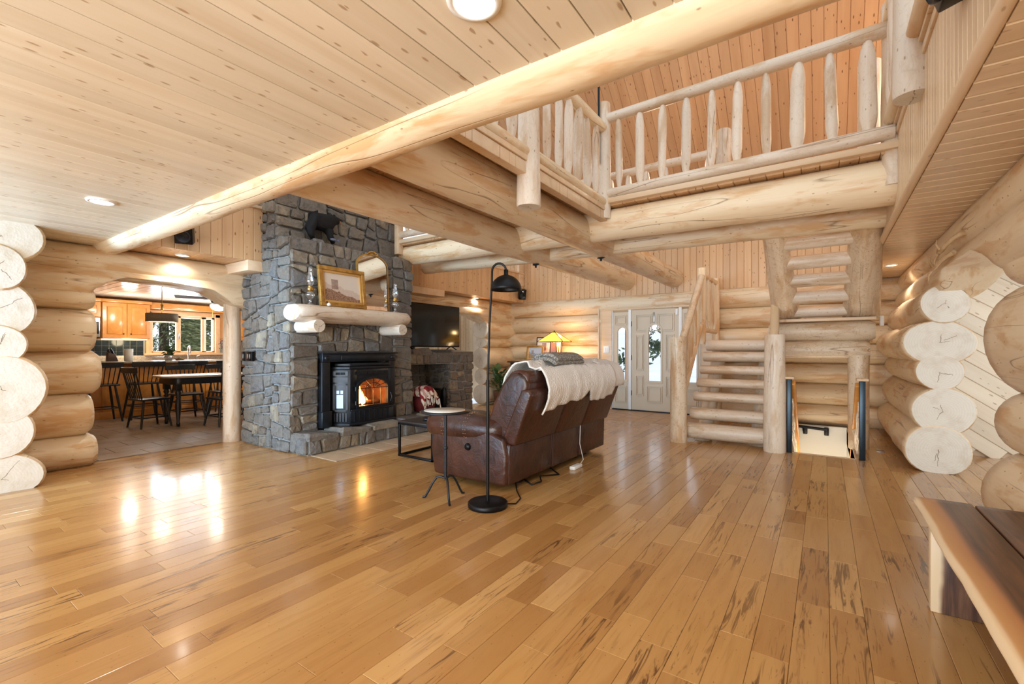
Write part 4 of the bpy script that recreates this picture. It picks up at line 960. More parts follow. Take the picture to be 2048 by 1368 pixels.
TV = thing('television', 'large flat black television standing on the stone niche', 'television', (-6.0, 6.1, 1.195))
SCR = plain('tv_screen', srgb(6, 7, 9), .1); SCR.node_tree.nodes['Principled BSDF'].inputs['Specular IOR Level'].default_value = .35
boxo('bezel', (-6.05, -6.0, 5.30, 6.88, 1.255, 2.05), BLACK, TV, .006); MB().box(-6.0, -5.996, 5.315, 6.865, 1.275, 2.035).build('screen', SCR, TV)
for y in (5.55, 6.66): MB().tube([(-6.16, y, 1.20), (-6.03, y, 1.275), (-5.88, y, 1.20)], .011, 8).build('foot', BLACK, TV)
bk = thing('log_bucket', 'black metal ash bucket inside the firewood niche', 'bucket', (-5.95, 6.12, .04))
MB().lathe([(.001, .0), (.13, .0), (.14, .02), (.15, .42), (.158, .43), (.15, .44), (.14, .42)], (-5.95, 6.10, .04), 22).build('pail', BLACK, bk)
MB().lathe([(.153, .16), (.158, .17), (.153, .18)], (-5.95, 6.10, .04), 22).build('hoop', BLACK, bk)
tl = thing('fireplace_tool', 'slim dark canister beside the ash bucket', 'canister', (-5.84, 6.24, .04)); MB().lathe([(.001, 0), (.04, 0), (.042, .40), (.03, .42), (.03, .46), (.001, .47)], (-5.80, 6.22, .04), 16).build('tube', IRON, tl)
# blanket basket on the hearth end
PLD = NT('plaid_wool'); v, rnd, raw = PLD.objco(); s_ = PLD.n('ShaderNodeSeparateXYZ'); PLD.t.links.new(raw, s_.inputs[0])
st1 = PLD.math('GREATER_THAN', PLD.math('SINE', PLD.math('MULTIPLY', s_.outputs[1], 70)), .35); st2 = PLD.math('GREATER_THAN', PLD.math('SINE', PLD.math('MULTIPLY', PLD.math('ADD', s_.outputs[2], s_.outputs[0]), 55)), .5)
PLD.set(color=PLD.mix(st1, PLD.mix(st2, srgb(226, 214, 200), srgb(140, 32, 38)), PLD.mix(st2, srgb(196, 150, 140), srgb(96, 20, 26))), rough=.9)
BK = thing('blanket_basket', 'red basket with a fringed plaid blanket on the hearth end', 'basket', (-5.28, 5.18, .24))
cB = (-5.25, 5.17, .235)
m = MB(); m.lathe([(.001, 0), (.15, 0), (.17, .1), (.175, .25), (.165, .26)], cB, 24); m.build('basket', noisy('red_weave', srgb(120, 26, 30), srgb(78, 16, 20), 40, .8, .5), BK)
m = MB(); nU, nV = 26, 16; vv = []
for i in range(nU+1):
    for j in range(nV+1):
        a = -1.2+2.4*i/nU; q = -1+2*j/nV
        rr = .185+.012*math.sin(i*1.3+j*.9)
        z = .30+.10*math.cos(q*1.5)*math.cos(a*.8)-.22*max(0, abs(a)-.55)**1.1*(1+.25*math.sin(j*1.7))-.12*max(0, abs(q)-.5)
        vv.append((cB[0]+rr*math.sin(a)*1.02, cB[1]+q*.19+.008*math.sin(i), cB[2]+z))
m.add(vv, [(i*(nV+1)+j, i*(nV+1)+j+1, (i+1)*(nV+1)+j+1, (i+1)*(nV+1)+j) for i in range(nU) for j in range(nV)], 0, True)
bo = m.build('plaid_blanket', PLD.mat, BK); sm_ = bo.modifiers.new('thick', 'SOLIDIFY'); sm_.thickness = .012
fr = MB()
for k in range(34):
    j = k/33; p = Vector(vv[(nU)*(nV+1)+int(j*nV)]); fr.tube([p+Vector((.004, R.uniform(-.006, .006), 0)), p+Vector((.02, R.uniform(-.015, .015), -.06-R.random()*.05))], .0045, 5)
fr.build('fringe', plain('cream_yarn', srgb(226, 216, 200), .9), BK)
# ================================================================== SOFA
def leather():
    m = NT('brown_leather'); v, rnd, raw = m.objco()
    n1 = m.noise(v, 5, 5, .65, .4); n2 = m.noise(v, 60, 3, .6)
    col = m.mix(m.ramp(n1, [(.3, BLK), (.7, WHT)]), srgb(42, 23, 17), srgb(80, 46, 33))
    m.set(color=col, rough=m.math('MULTIPLY_ADD', n1, .22, .20)); m.bump(m.math('ADD', m.math('MULTIPLY', m.noise(v, 9, 4, .6, 1.2), .9), m.math('MULTIPLY', n2, .15)), .45, .014)
    return m.mat
LEA = leather()
STI = plain('tan_stitching', srgb(170, 124, 84), .7)
def soft(name, poly, y0, y1, parent, bev=.05, seg=5, mat=None, sub=0):
    return MB().prism(poly, 'y', y0, y1).build(name, mat or LEA, parent, bev, seg)
SO = thing('recliner_sofa', 'dark brown leather three-seat recliner sofa seen from behind', 'sofa', (-2.6, 4.1, 0))
soft('base', [(-3.02, .06), (-2.23, .06), (-2.23, .40), (-3.02, .40)], 3.32, 4.92, SO, .03)
ys = (3.13, 3.85, 4.43, 5.13)
for i, (a, b_) in enumerate(((3.34, 3.86), (3.86, 4.40), (4.40, 4.90))):
    soft('seat_cushion', [(-3.10, .26), (-2.44, .28), (-2.42, .46), (-3.08, .48)], a+.004, b_-.004, SO, .06)
# outer back: lower skirt panels, then the leaning upper shell in three sections
def shx(poly, d=.20): return [(x+d, z) for x, z in poly]
for i in range(3):
    soft('skirt_panel', shx([(-2.47, .05), (-2.385, .06), (-2.375, .40), (-2.47, .41)]), ys[i]+.004, ys[i+1]-.004, SO, .016, 3)
    soft('outer_back', shx([(-2.46, .40), (-2.345, .385), (-2.175, .83), (-2.205, .875), (-2.28, .88), (-2.47, .46)]), ys[i]+.004+(.02 if i == 0 else 0), ys[i+1]-.004, SO, .03, 4)
    a, b_ = (ys[i]+(.03 if i == 0 else .006)), ys[i+1]-(.03 if i == 2 else .006)
    soft('back_cushion', shx([(-2.44, .42), (-2.27, .72), (-2.215, .90), (-2.235, .975), (-2.30, 1.02), (-2.40, 1.005), (-2.48, .92), (-2.58, .74), (-2.70, .46)]), a, b_, SO, .055, 5)
    soft('head_pillow', shx([(-2.25, .88), (-2.205, .94), (-2.23, 1.01), (-2.31, 1.04), (-2.41, 1.015), (-2.47, .92), (-2.42, .86)]), a+.015, b_-.015, SO, .05, 5)
# arms
for y0, y1, nm in ((3.06, 3.34, 0), (4.90, 5.16, 1)):
    soft('arm_panel', [(-3.02, .05), (-2.20, .05), (-2.185, .30), (-2.22, .45), (-2.40, .51), (-3.04, .46), (-3.06, .30)], y0+.035, y1-.03, SO, .03, 4)
    m = MB(); cy, cz = (y0+y1)/2, .50
    prof = [(-3.12, .02), (-3.125, .07), (-3.10, .115), (-3.03, .132), (-2.85, .137), (-2.65, .132), (-2.50, .120), (-2.36, .10), (-2.28, .06), (-2.27, .01)]
    m.lathe([(r, x) for x, r in prof], (0, cy, cz), 24, 0, 'x'); ar = m.build('arm_roll', LEA, SO)
    if nm == 0:
        for xs in (-2.88, -2.62):
            s_ = MB()
            for off in (-.012, .012):
                for k in range(15):
                    t = -.35*PI+k*(1.15*PI/14); p = Vector((xs+off, cy-.1385*math.cos(t-.2), cz+.1385*math.sin(t-.2)))
                    s_.tube([p+Vector((-.006, 0, 0)), p+Vector((.006, 0, 0))], .0022, 5)
            s_.build('stitching', STI, ar)
        MB().lathe([(.001, -.022), (.026, -.020), (.03, -.008), (.034, 0)], (-2.60, y0+.036, .345), 18, 0, 'y').build('recliner_button', BLACK, SO)
for y in ys[1:3]:
    MB().tube([(-2.168, y, .08), (-2.165, y, .39), (-1.97, y, .84)], .005, 6).build('seam_piping', LEA, SO)
for y in (3.45, 4.8):
    for x in (-2.95, -2.3): MB().lathe([(.03, 0), (.03, .06)], (x, y, 0), 12).lathe([(.001, 0), (.03, 0)], (x, y, 0), 12).build('foot', BLACK, SO)
m = MB(); m.box(-2.9, -2.3, 3.5, 4.8, .04, .07); m.build('recline_mechanism', BLACK, SO)
# ---- cream cable-knit throw over the back
KN = NT('cream_cable_knit'); v, rnd, raw = KN.objco(); wv = KN.n('ShaderNodeTexWave', wave_type='BANDS', bands_direction='Y'); KN.t.links.new(raw, wv.inputs['Vector']); wv.inputs['Scale'].default_value = 16; wv.inputs['Distortion'].default_value = 5; wv.inputs['Detail Scale'].default_value = 2.2
KN.set(color=KN.mix(wv.outputs['Fac'], srgb(234, 228, 218), srgb(248, 245, 239)), rough=.95, sheen=.3); KN.bump(wv.outputs['Fac'], .5, .015)
def drape(name, label, y0, y1, hem_b, hem_f, off, mat, nU=56, nV=40, seed=0):
    """cloth over the sofa back: j runs from the hem behind, over the top, to the hem in front"""
    path = [(-2.30, .50), (-2.235, .64), (-2.155, .80), (-2.14, .88), (-2.165, .97), (-2.22, 1.05), (-2.33, 1.085), (-2.46, 1.06), (-2.545, .95), (-2.60, .78), (-2.66, .55)]
    path = [(x+.185, z-.012) for x, z in path]
    d = [0]
    for a, b in zip(path, path[1:]): d.append(d[-1]+math.dist(a, b))
    def at(s):
        s = min(max(s, 0), d[-1]-1e-4)
        for k in range(len(d)-1):
            if s <= d[k+1]:
                t = (s-d[k])/(d[k+1]-d[k]); return Vector((path[k][0]+(path[k+1][0]-path[k][0])*t, 0, path[k][1]+(path[k+1][1]-path[k][1])*t)), Vector((path[k+1][0]-path[k][0], 0, path[k+1][1]-path[k][1])).normalized()
    vv = []
    for i in range(nU+1):
        u = i/nU; y = y0+(y1-y0)*u
        s0 = hem_b(u); s1 = d[-1]-hem_f(u)
        for j in range(nV+1):
            s = s0+(s1-s0)*j/nV; p, tg = at(s); nn = Vector((tg.z, 0, -tg.x)); nn = nn if nn.x*(1 if s < d[5] else -1) > -.2 else -nn
            if s < d[4]: nn = Vector((abs(nn.x), 0, nn.z if nn.x > 0 else -nn.z))
            hang = max(0, (d[3]-s)/d[3])
            f = .010*noise.noise(Vector((y*9+seed, s*5, 1)))+hang*.022*math.sin(y*34+3*noise.noise(Vector((y*4, s*3, seed))))
            q = p+nn*(off+f); vv.append((q.x, y+.012*noise.noise(Vector((s*7, y*3, seed+5))), q.z))
    m = MB(); m.add(vv, [(i*(nV+1)+j, i*(nV+1)+j+1, (i+1)*(nV+1)+j+1, (i+1)*(nV+1)+j) for i in range(nU) for j in range(nV)], 0, True)
    o = m.build(name, mat); sm = o.modifiers.new('thick', 'SOLIDIFY'); sm.thickness = .014; sm.offset = 1
    return tag(o, label, 'blanket')
drape('throw_blanket', 'cream knitted throw draped over the sofa back', 3.36, 4.85, lambda u: .19+.10*u+.05*math.sin(u*5.5)+(.10 if .48 < u < .62 else 0)*math.sin((u-.48)/.14*PI), lambda u: .25, .022, KN.mat)
drape('throw_blanket', 'white throw hanging over the far end of the sofa back', 4.72, 5.14, lambda u: .34, lambda u: .12, .012, KN.mat, 24, 30, 9)
GK = NT('grey_waffle_knit'); v, rnd, raw = GK.objco(); ck = GK.n('ShaderNodeTexVoronoi'); GK.t.links.new(raw, ck.inputs['Vector']); ck.inputs['Scale'].default_value = 75
GK.set(color=GK.mix(GK.ramp(ck.outputs['Distance'], [(.15, BLK), (.6, WHT)]), srgb(190, 184, 172), srgb(118, 116, 110)), rough=.95); GK.bump(ck.outputs['Distance'], .8, .01)
GB = thing('folded_blanket', 'grey chunky knit blanket folded on top of the cream throw', 'blanket', (-2.14, 3.9, 1.08))
for k, (a, b, y0, y1) in enumerate(((.0, .04, 3.62, 4.22), (.036, .07, 3.65, 4.20))):
    nU, nV = 20, 14; vv = []
    for i in range(nU+1):
        for j in range(nV+1):
            u, w = i/nU, j/nV; x = -2.02-.26*w
            zt_ = 1.102-(2.2*(x+2.14)**2 if x < -2.14 else 3.6*(x+2.14)**2)+.006*noise.noise(Vector((x*12, u*9, k)))
            vv.append((x, y0+(y1-y0)*u, zt_+a))
    m = MB(); m.add(vv, [(i*(nV+1)+j, i*(nV+1)+j+1, (i+1)*(nV+1)+j+1, (i+1)*(nV+1)+j) for i in range(nU) for j in range(nV)], 0, True)
    o = m.build('fold', GK.mat, GB); sm = o.modifiers.new('thick', 'SOLIDIFY'); sm.thickness = .04; sm.offset = 1; bv_ = o.modifiers.new('round', 'BEVEL'); bv_.width = .02; bv_.segments = 3
# ---- cords under the sofa
pa = thing('power_adapter', 'white power adapter lying on the floor behind the sofa', 'adapter', (-2.08, 4.17, 0))
MB().box(-2.11, -2.05, 4.08, 4.26, .0, .035).build('brick', WHITE, pa, .008); MB().tube([(-2.08, 4.26, .02), (-2.09, 4.36, .05), (-2.155, 4.41, .2), (-2.155, 4.425, .40)], .004, 6).build('cord', WHITE, pa)
c = MB().tube([(-2.05, 2.83, .02), (-1.98, 2.93, .006), (-2.02, 3.06, .006), (-2.15, 3.2, .006), (-2.3, 3.4, .006)], .005, 6).build('lamp_cord', BLACK); tag(c, 'black floor lamp cord running under the sofa', 'cord')
c = MB().tube([(-2.4, 3.6, .008), (-2.14, 3.42, .008), (-2.10, 3.52, .02), (-2.2, 3.66, .02), (-2.1, 3.85, .008), (-2.3, 4.0, .02)], .007, 6).build('sofa_cord', BLACK); tag(c, 'tangle of black cord at the foot of the sofa back', 'cord')
# ================================================================== FLOOR LAMP, TABLES
FLP = thing('floor_lamp', 'black arched floor lamp with a dome shade and round base', 'lamp', (-2.13, 2.77, 0))
b = (-2.13, 2.77, 0)
MB().lathe([(.001, .002), (.150, .002), (.153, .012), (.153, .034), (.144, .042), (.02, .045), (.001, .045)], b, 36).build('base', BLACK, FLP)
MB().tube([(b[0], b[1], .035), (b[0], b[1], .97)], .0125, 12).build('lower_pole', BLACK, FLP)
pts = [(b[0], b[1], .96), (b[0]+.012, b[1]+.006, 1.40), (b[0]+.028, b[1]+.014, 1.70)]+[(b[0]+.078-.048*math.cos(t), b[1]+.040-.025*math.cos(t), 1.80+.062*math.sin(t)) for t in [PI*k/9 for k in range(10)]]
MB().tube(pts, .0085, 10).build('upper_pole', BLACK, FLP)
sc = (b[0]+.126, b[1]+.065)
MB().lathe([(.001, 1.812), (.017, 1.812), (.017, 1.775), (.022, 1.77)], (sc[0], sc[1], 0), 16).build('socket_cap', BLACK, FLP)
dome = [(.022, 1.772)]+[(.119*math.sin(a), 1.655+.118*math.cos(a)) for a in [.2+k*(PI/2-.2)/10 for k in range(11)]]
o = MB().lathe(dome, (sc[0], sc[1], 0), 36).build('dome_shade', BLACK, FLP); q = o.modifiers.new('thick', 'SOLIDIFY'); q.thickness = .003
# end table with forged tripod foot
ET = thing('side_table', 'small round pedestal table with forged iron tripod foot', 'table', (-2.515, 2.715, 0))
t0 = (-2.515, 2.715, 0)
MB().lathe([(.001, .70), (.20, .70), (.205, .706), (.20, .714), (.001, .714)], t0, 36).build('tray_top', IRON, ET)
MB().lathe([(.001, .7145), (.165, .7145), (.165, .7165), (.001, .7165)], (t0[0]-.01, t0[1], 0), 32).build('top_inlay_sheen', plain('pale_inlay_and_sheen', srgb(222, 218, 208), .25), ET)  # pale inlay; its colour also carries the whitish reflection on the tray
MB().tube([(t0[0], t0[1], .16), (t0[0], t0[1], .70)], .0125, 10).build('stem', IRON, ET)
MB().lathe([(.0125, .40), (.018, .405), (.018, .42), (.0125, .425)], t0, 12).build('collar', IRON, ET)
for fx, fy in ((-2.679, 2.637), (-2.38, 2.613), (-2.486, 2.894)):
    d = Vector((fx-t0[0], fy-t0[1], 0)); P = lambda k, z: (t0[0]+d.x*k, t0[1]+d.y*k, z)
    MB().tube([P(0, .165), P(.22, .182), P(.42, .172), P(.60, .125), P(.82, .05), P(.95, .012), P(1.06, .009)], .0095, 8).build('leg', IRON, ET)
# coffee table
CT = thing('coffee_table', 'low black metal frame coffee table between hearth and sofa', 'table', (-3.7, 4.1, 0))
x0, x1, y0, y1, h = -3.99, -3.45, 3.52, 4.75, .40
boxo('top', (x0, x1, y0, y1, h-.02, h), noisy('dark_wood_top', srgb(36, 32, 30), srgb(52, 46, 42), 10, .4), CT, .004)
g = .0125
def fr_tube(nm, a, b): MB().box(min(a[0], b[0])-g, max(a[0], b[0])+g, min(a[1], b[1])-g, max(a[1], b[1])+g, min(a[2], b[2])-g, max(a[2], b[2])+g).build(nm, BLACK, CT, .003)
for x in (x0+g, x1-g):
    for y in (y0+g, y1-g): fr_tube('leg', (x, y, g), (x, y, h-.03))
for y in (y0+g, y1-g): fr_tube('foot_rail', (x0+g, y, g), (x1-g, y, g)); fr_tube('top_rail', (x0+g, y, h-.03), (x1-g, y, h-.03))
for x in (x0+g, x1-g): fr_tube('top_rail', (x, y0+g, h-.03), (x, y1-g, h-.03))
fr_tube('foot_rail', (x0+g, y0+g, g), (x0+g, y1-g, g))
ds = thing('round_dish', 'small dark round dish on the coffee table', 'dish', (-3.62, 3.66, .40)); MB().lathe([(.001, .402), (.05, .402), (.062, .425), (.058, .427), (.045, .41), (.001, .41)], (-3.72, 3.72, 0), 24).build('dish', IRON, ds)
# ================================================================== CONSOLE BY THE ENTRY
DW = noisy('dark_stained_wood', srgb(62, 44, 36), srgb(92, 66, 52), 7, .4, .05, 0, 4, (1, 1, 8))
CO = thing('console_dresser', 'dark stained dresser against the log wall left of the entry', 'dresser', (-4.75, 8.3, 0))
boxo('body', (-5.60, -3.95, 8.08, 8.55, .08, .93), DW, CO); boxo('top', (-5.65, -3.90, 8.03, 8.58, .93, .965), DW, CO, .006)
for r in range(3):
    for k in range(3):
        xa = -5.56+k*.54; dr = boxo('drawer', (xa, xa+.50, 8.06, 8.085, .14+r*.26, .37+r*.26), DW, CO, .006)
        for xx in (xa+.12, xa+.38): MB().lathe([(.001, -.03), (.016, -.026), (.012, -.01), (.008, 0)], (xx, 8.06, .255+r*.26), 12, 0, 'y').build('knob', BLACK, dr)
for x in (-5.56, -4.03):
    for y in (8.12, 8.5): MB().box(x, x+.06, y-.03, y+.03, 0, .08).build('foot', DW, CO, .004)
AMB = NT('amber_art_glass'); AMB.set(color=srgb(230, 150, 50), em=srgb(255, 176, 66), ems=1.6, rough=.3)
TL = thing('stained_glass_lamp', 'lit amber stained glass lamp on the dresser', 'lamp', (-4.61, 8.25, .965)); c = Vector((-4.61, 8.25, 0))
boxo('foot', (c.x-.13, c.x+.13, c.y-.09, c.y+.09, .965, .985), DW, TL, .006)
for sx in (-1, 1):
    for sy in (-1, 1): MB().tube([(c.x+sx*.09, c.y+sy*.05, .98), (c.x+sx*.065, c.y+sy*.04, 1.365)], .012, 6).build('upright', DW, TL)
MB().add([(c.x-.085, c.y-.045, .99), (c.x+.085, c.y-.045, .99), (c.x+.06, c.y-.035, 1.35), (c.x-.06, c.y-.035, 1.35)], [(0, 1, 2, 3)]).build('art_glass_panel', plain('mauve_glass', srgb(196, 150, 130), .2), TL)
MB().box(c.x+.062, c.x+.075, c.y-.03, c.y+.03, 1.0, 1.34).build('amber_side', AMB.mat, TL)
bot = [Vector((c.x+sx*.30, c.y+sy*.19, 1.37)) for sx, sy in ((-1, -1), (1, -1), (1, 1), (-1, 1))]; tp = [Vector((c.x+sx*.035, c.y+sy*.03, 1.565)) for sx, sy in ((-1, -1), (1, -1), (1, 1), (-1, 1))]
for i in range(4):
    j = (i+1) % 4
    for k in range(3):
        f0, f1 = k/3, (k+1)/3; m = MB(); m.add([bot[i].lerp(bot[j], f0), bot[i].lerp(bot[j], f1), tp[i].lerp(tp[j], f1), tp[i].lerp(tp[j], f0)], [(0, 1, 2, 3)]); m.build('shade_panel', AMB.mat, TL)
    MB().tube([bot[i], tp[i]], .008, 6).tube([bot[i], bot[j]], .008, 6).build('shade_rib', DW, TL)
MB().lathe([(.05, 1.56), (.04, 1.575), (.012, 1.58), (.012, 1.60), (.001, 1.605)], (c.x, c.y, 0), 12).build('finial', DW, TL)
l = bpy.data.lights.new('stained_glass_lamp_bulb', 'POINT'); l.energy = 10; l.color = (1, .70, .34); l.shadow_soft_size = .05
o = link(bpy.data.objects.new('stained_glass_lamp_bulb', l)); o.location = (c.x+.12, c.y+.05, 1.33)
l = bpy.data.lights.new('stained_glass_lamp_top', 'POINT'); l.energy = 4; l.color = (1, .66, .28); l.shadow_soft_size = .04
o = link(bpy.data.objects.new('stained_glass_lamp_top', l)); o.location = (c.x+.12, c.y+.16, 1.62)
frame_thing('framed_picture', 'small gold framed seascape leaning on the dresser', (-5.13, 8.32, .965), .40, .33, .15, (GOLD, plain('gilt_fillet', srgb(214, 176, 112), .4, .3), art_mat('shore_picture', srgb(176, 188, 200), srgb(84, 104, 130), srgb(176, 150, 112), srgb(128, 104, 74), 1)), .05, .03, -PI/2+.1)
frame_thing('framed_picture', 'dark framed print behind the stained glass lamp', (-4.90, 8.5, .965), .62, .52, .1, (DW, DW, art_mat('rose_print', srgb(226, 216, 206), srgb(190, 140, 128), srgb(206, 180, 164), srgb(120, 64, 54), 1)), .022, .02, -PI/2)
PT = thing('potted_plant', 'leafy green potted plant between the log ends and the dresser', 'plant', (-5.80, 7.98, 0))
MB().lathe([(.001, 0), (.11, 0), (.15, .30), (.16, .31), (.14, .32), (.13, .28)], (-5.80, 7.98, 0), 22).build('pot', noisy('clay_pot', srgb(120, 84, 60), srgb(90, 62, 46), 8, .8), PT)
BLF = noisy('broad_leaf', srgb(42, 70, 38), srgb(92, 122, 66), 7, .32)
for k in range(54):
    a, e = R.uniform(0, 2*PI), R.uniform(.25, 1.25); L = R.uniform(.14, .25); base = Vector((-5.80, 7.98, .30+R.uniform(0, .42)))
    d = Vector((math.cos(a)*math.cos(e), math.sin(a)*math.cos(e), math.sin(e))); s_ = d.cross(Vector((0, 0, 1))).normalized(); p0 = base+d*.08+Vector((math.cos(a), math.sin(a), 0))*.05
    w = L*.26; m = MB(); m.add([p0, p0+d*L*.35+s_*w, p0+d*L*.75+s_*w*.7+Vector((0, 0, -.01)), p0+d*L+Vector((0, 0, -.03)), p0+d*L*.75-s_*w*.7+Vector((0, 0, -.01)), p0+d*L*.35-s_*w, p0+d*L*.5+Vector((0, 0, -.012))],
          [(0, 1, 6), (1, 2, 6), (2, 3, 6), (3, 4, 6), (4, 5, 6), (5, 0, 6)]); m.tube([base-Vector((0, 0, .05)), p0], .004, 5); m.build('leaf', BLF, PT, fix=False)
for k in range(4): MB().tube([(-5.80, 7.98, .28), (-5.80+R.uniform(-.05, .05), 7.98+R.uniform(-.05, .05), .70)], .007, 6).build('stem', LEAF, PT)
# pine door beyond the left passage
D2 = struct('door_2', 'pale pine panel door seen past the television', 'door')
field(D2, (-7.2, 9.0, 0), (0, 0, 1), (0, -1, 0), 2.05, 2.6, .14, CEIL, .03)
for y in (7.55, 8.3): boxo('stile', (-7.18, -7.15, y-.04, y+.04, 0, 2.05), CEIL, D2)
MB().box(-7.3, -7.22, 6.3, 9.2, 0, 2.3).build('backing', TRIM, D2)
# ================================================================== BENCH
def bench_mat():
    m = NT('live_edge_walnut'); tc = m.n('ShaderNodeTexCoord'); v = tc.outputs['Object']; s_ = m.n('ShaderNodeSeparateXYZ'); m.t.links.new(v, s_.inputs[0])
    n1 = m.noise(m.mapv(v, (5, 1.0, 5)), 1, 3, .5); g = m.noise(m.mapv(v, (40, 2.2, 12)), 1, 4, .6, .5)
    e = m.math('ADD', s_.outputs[0], m.math('MULTIPLY_ADD', n1, .05, -.025))
    heart = m.mix(m.ramp(g, [(.35, BLK), (.7, WHT)]), srgb(62, 40, 30), srgb(112, 74, 50))
    col = m.mix(m.ramp(e, [(.0, WHT), (1, WHT)]), heart, heart)
    col = m.ramp(e, [(.386, srgb(230, 206, 170)), (.396, srgb(200, 152, 100)), (.440, srgb(178, 124, 78)), (.462, srgb(120, 82, 58))])
    mk = m.ramp(e, [(.448, BLK), (.472, WHT)])
    m.set(color=m.mix(mk, col, heart), rough=.35); m.bump(g, .05, .004); return m.mat
def leg_mat():
    m = NT('bench_leg_wood'); tc = m.n('ShaderNodeTexCoord'); v = tc.outputs['Object']; s_ = m.n('ShaderNodeSeparateXYZ'); m.t.links.new(v, s_.inputs[0])
    g = m.noise(m.mapv(v, (34, 3, 2.2)), 1, 4, .6, .4); n1 = m.noise(m.mapv(v, (2, 2, 3)), 1, 3)
    e = m.math('ADD', s_.outputs[0], m.math('MULTIPLY_ADD', n1, .06, -.03))
    heart = m.mix(m.ramp(g, [(.38, BLK), (.66, WHT)]), srgb(70, 52, 50), srgb(132, 98, 76))
    m.set(color=m.mix(m.ramp(e, [(.435, BLK), (.45, WHT)]), srgb(228, 204, 170), heart), rough=.4); return m.mat
BNM, BLM = bench_mat(), leg_mat()
BN = thing('live_edge_bench', 'live-edge walnut slab bench in the right corner', 'bench', (.6, 2.0, 0))
def slab_board(nm, xa, xb, y0, y1, wav):
    m = MB(); n = 40; z0, z1 = .395, .45; vv = []
    for i in range(n+1):
        y = y0+(y1-y0)*i/n; w = wav*(noise.noise(Vector((y*1.3, 2, 1)))*.014+.006*noise.noise(Vector((y*5, 1, 4))))
        vv += [(xa+w+.012, y, z0), (xb, y, z0), (xb, y, z1), (xa+w+.008, y, z1), (xa+w-.006, y, z1-.02)] if wav else [(xa, y, z0), (xb, y, z0), (xb, y, z1), (xa, y, z1), (xa, y, (z0+z1)/2)]
    m.add(vv, [(i*5+j, i*5+(j+1) % 5, (i+1)*5+(j+1) % 5, (i+1)*5+j) for i in range(n) for j in range(5)])
    m.add(vv[:5], [(0, 1, 2, 3, 4)]); m.add(vv[-5:], [(4, 3, 2, 1, 0)])
    return m.build(nm, BNM, BN, .005, 2)
slab_board('seat_slab', .375, .590, .55, 3.10, 1); slab_board('seat_slab', .597, .80, .55, 3.08, 0)
for y in (2.84, .85):
    boxo('leg_slab', (.40, .588, y-.03, y+.03, 0, .395), BLM, BN, .004); boxo('leg_slab', (.594, .77, y-.03, y+.03, 0, .395), BLM, BN, .004)
# ================================================================== SMALL FIXTURES
def can_light(loc, lab, r, en):
    t = thing('recessed_light', lab, 'light', loc); x, y, z = loc
    MB().lathe([(r*.74, -.004), (r*.78, -.011), (r, -.008), (r*1.03, .003)], loc, 32).build('trim_ring', WHITE, t)
    MB().lathe([(.001, .0), (r*.7, .0)], (x, y, z-.004), 28, smooth=False).build('lens', CANL, t)
    l = bpy.data.lights.new('recessed_light_beam', 'SPOT'); l.energy = en; l.color = (1, .93, .84); l.spot_size = 2.4; l.spot_blend = .8; l.shadow_soft_size = r*.7
    o = link(bpy.data.objects.new('recessed_light_beam', l)); o.location = (x, y, z-.02)
can_light((-.90, 1.10, 2.288), 'recessed ceiling light at the top edge of the low ceiling', .085, 22)
can_light((-4.36, 1.04, 2.288), 'recessed ceiling light in the low ceiling near the left log ends', .085, 34)
can_light((-6.07, 2.16, 2.288), 'recessed light in the soffit above the kitchen opening', .07, 20)
can_light((-6.0, 7.4, 2.288), 'recessed light in the soffit above the television', .07, 22)
can_light((.70, 7.55, 2.288), 'recessed light in the right soffit by the stairs', .07, 16)
def speaker(lab, c, yaw, tilt):
    t = thing('wall_speaker', lab, 'speaker', c); M0 = Matrix.Translation(Vector(c)) @ Matrix.Rotation(yaw, 4, 'Z') @ Matrix.Rotation(tilt, 4, 'Y')
    def pb(nm, mb, mt, bev=0):
        o = mb.build(nm, mt, None, bev); par(o, t); place(o, M0)
    pb('cabinet', MB().prism([(-.08, -.11), (.08, -.11), (.08, .11), (-.08, .11)], 'x', -.16, .0), BLACK, .008)
    pb('cone', MB().lathe([(.001, .0), (.02, .006), (.055, .014), (.06, .02), (.066, .006)], (0, 0, -.03), 20, 0, 'x'), IRON)
    pb('tweeter', MB().lathe([(.001, .012), (.016, .008), (.022, .004)], (0, 0, .07), 14, 0, 'x'), STEEL)
    pb('bracket', MB().tube([(-.15, 0, 0), (-.22, 0, -.02)], .012, 8), BLACK)
speaker('black speaker at the very top of the right loft fascia', (.36, 2.52, 2.72), PI, .3)
speaker('black speaker on the left loft wall under the long beam', (-5.55, 1.98, 2.42), -.5, .35)
speaker('black speaker in the far corner beside the dome lamp', (-5.52, 8.45, 2.42), -.75, .35)
for x, y, lab in ((-3.28, 5.35, 'small dark fire sprinkler head under the fireplace-side beam'), (-2.35, 5.42, 'small dark fire sprinkler head under the staircase-side beam')):
    t = thing('sprinkler_head', lab, 'sprinkler', (x, y, 2.38)); MB().lathe([(.001, 0), (.045, 0), (.04, -.012), (.012, -.02), (.014, -.05), (.001, -.055)], (x, y, 2.385), 14).build('rosette', IRON, t); MB().tube([(x-.05, y, 2.375), (x, y, 2.36), (x+.05, y, 2.375)], .006, 6).build('arms', IRON, t)  # fire sprinkler heads on the undersides of the two beams
BONE = noisy('antler_bone', srgb(222, 196, 156), srgb(168, 118, 66), 6, .45)
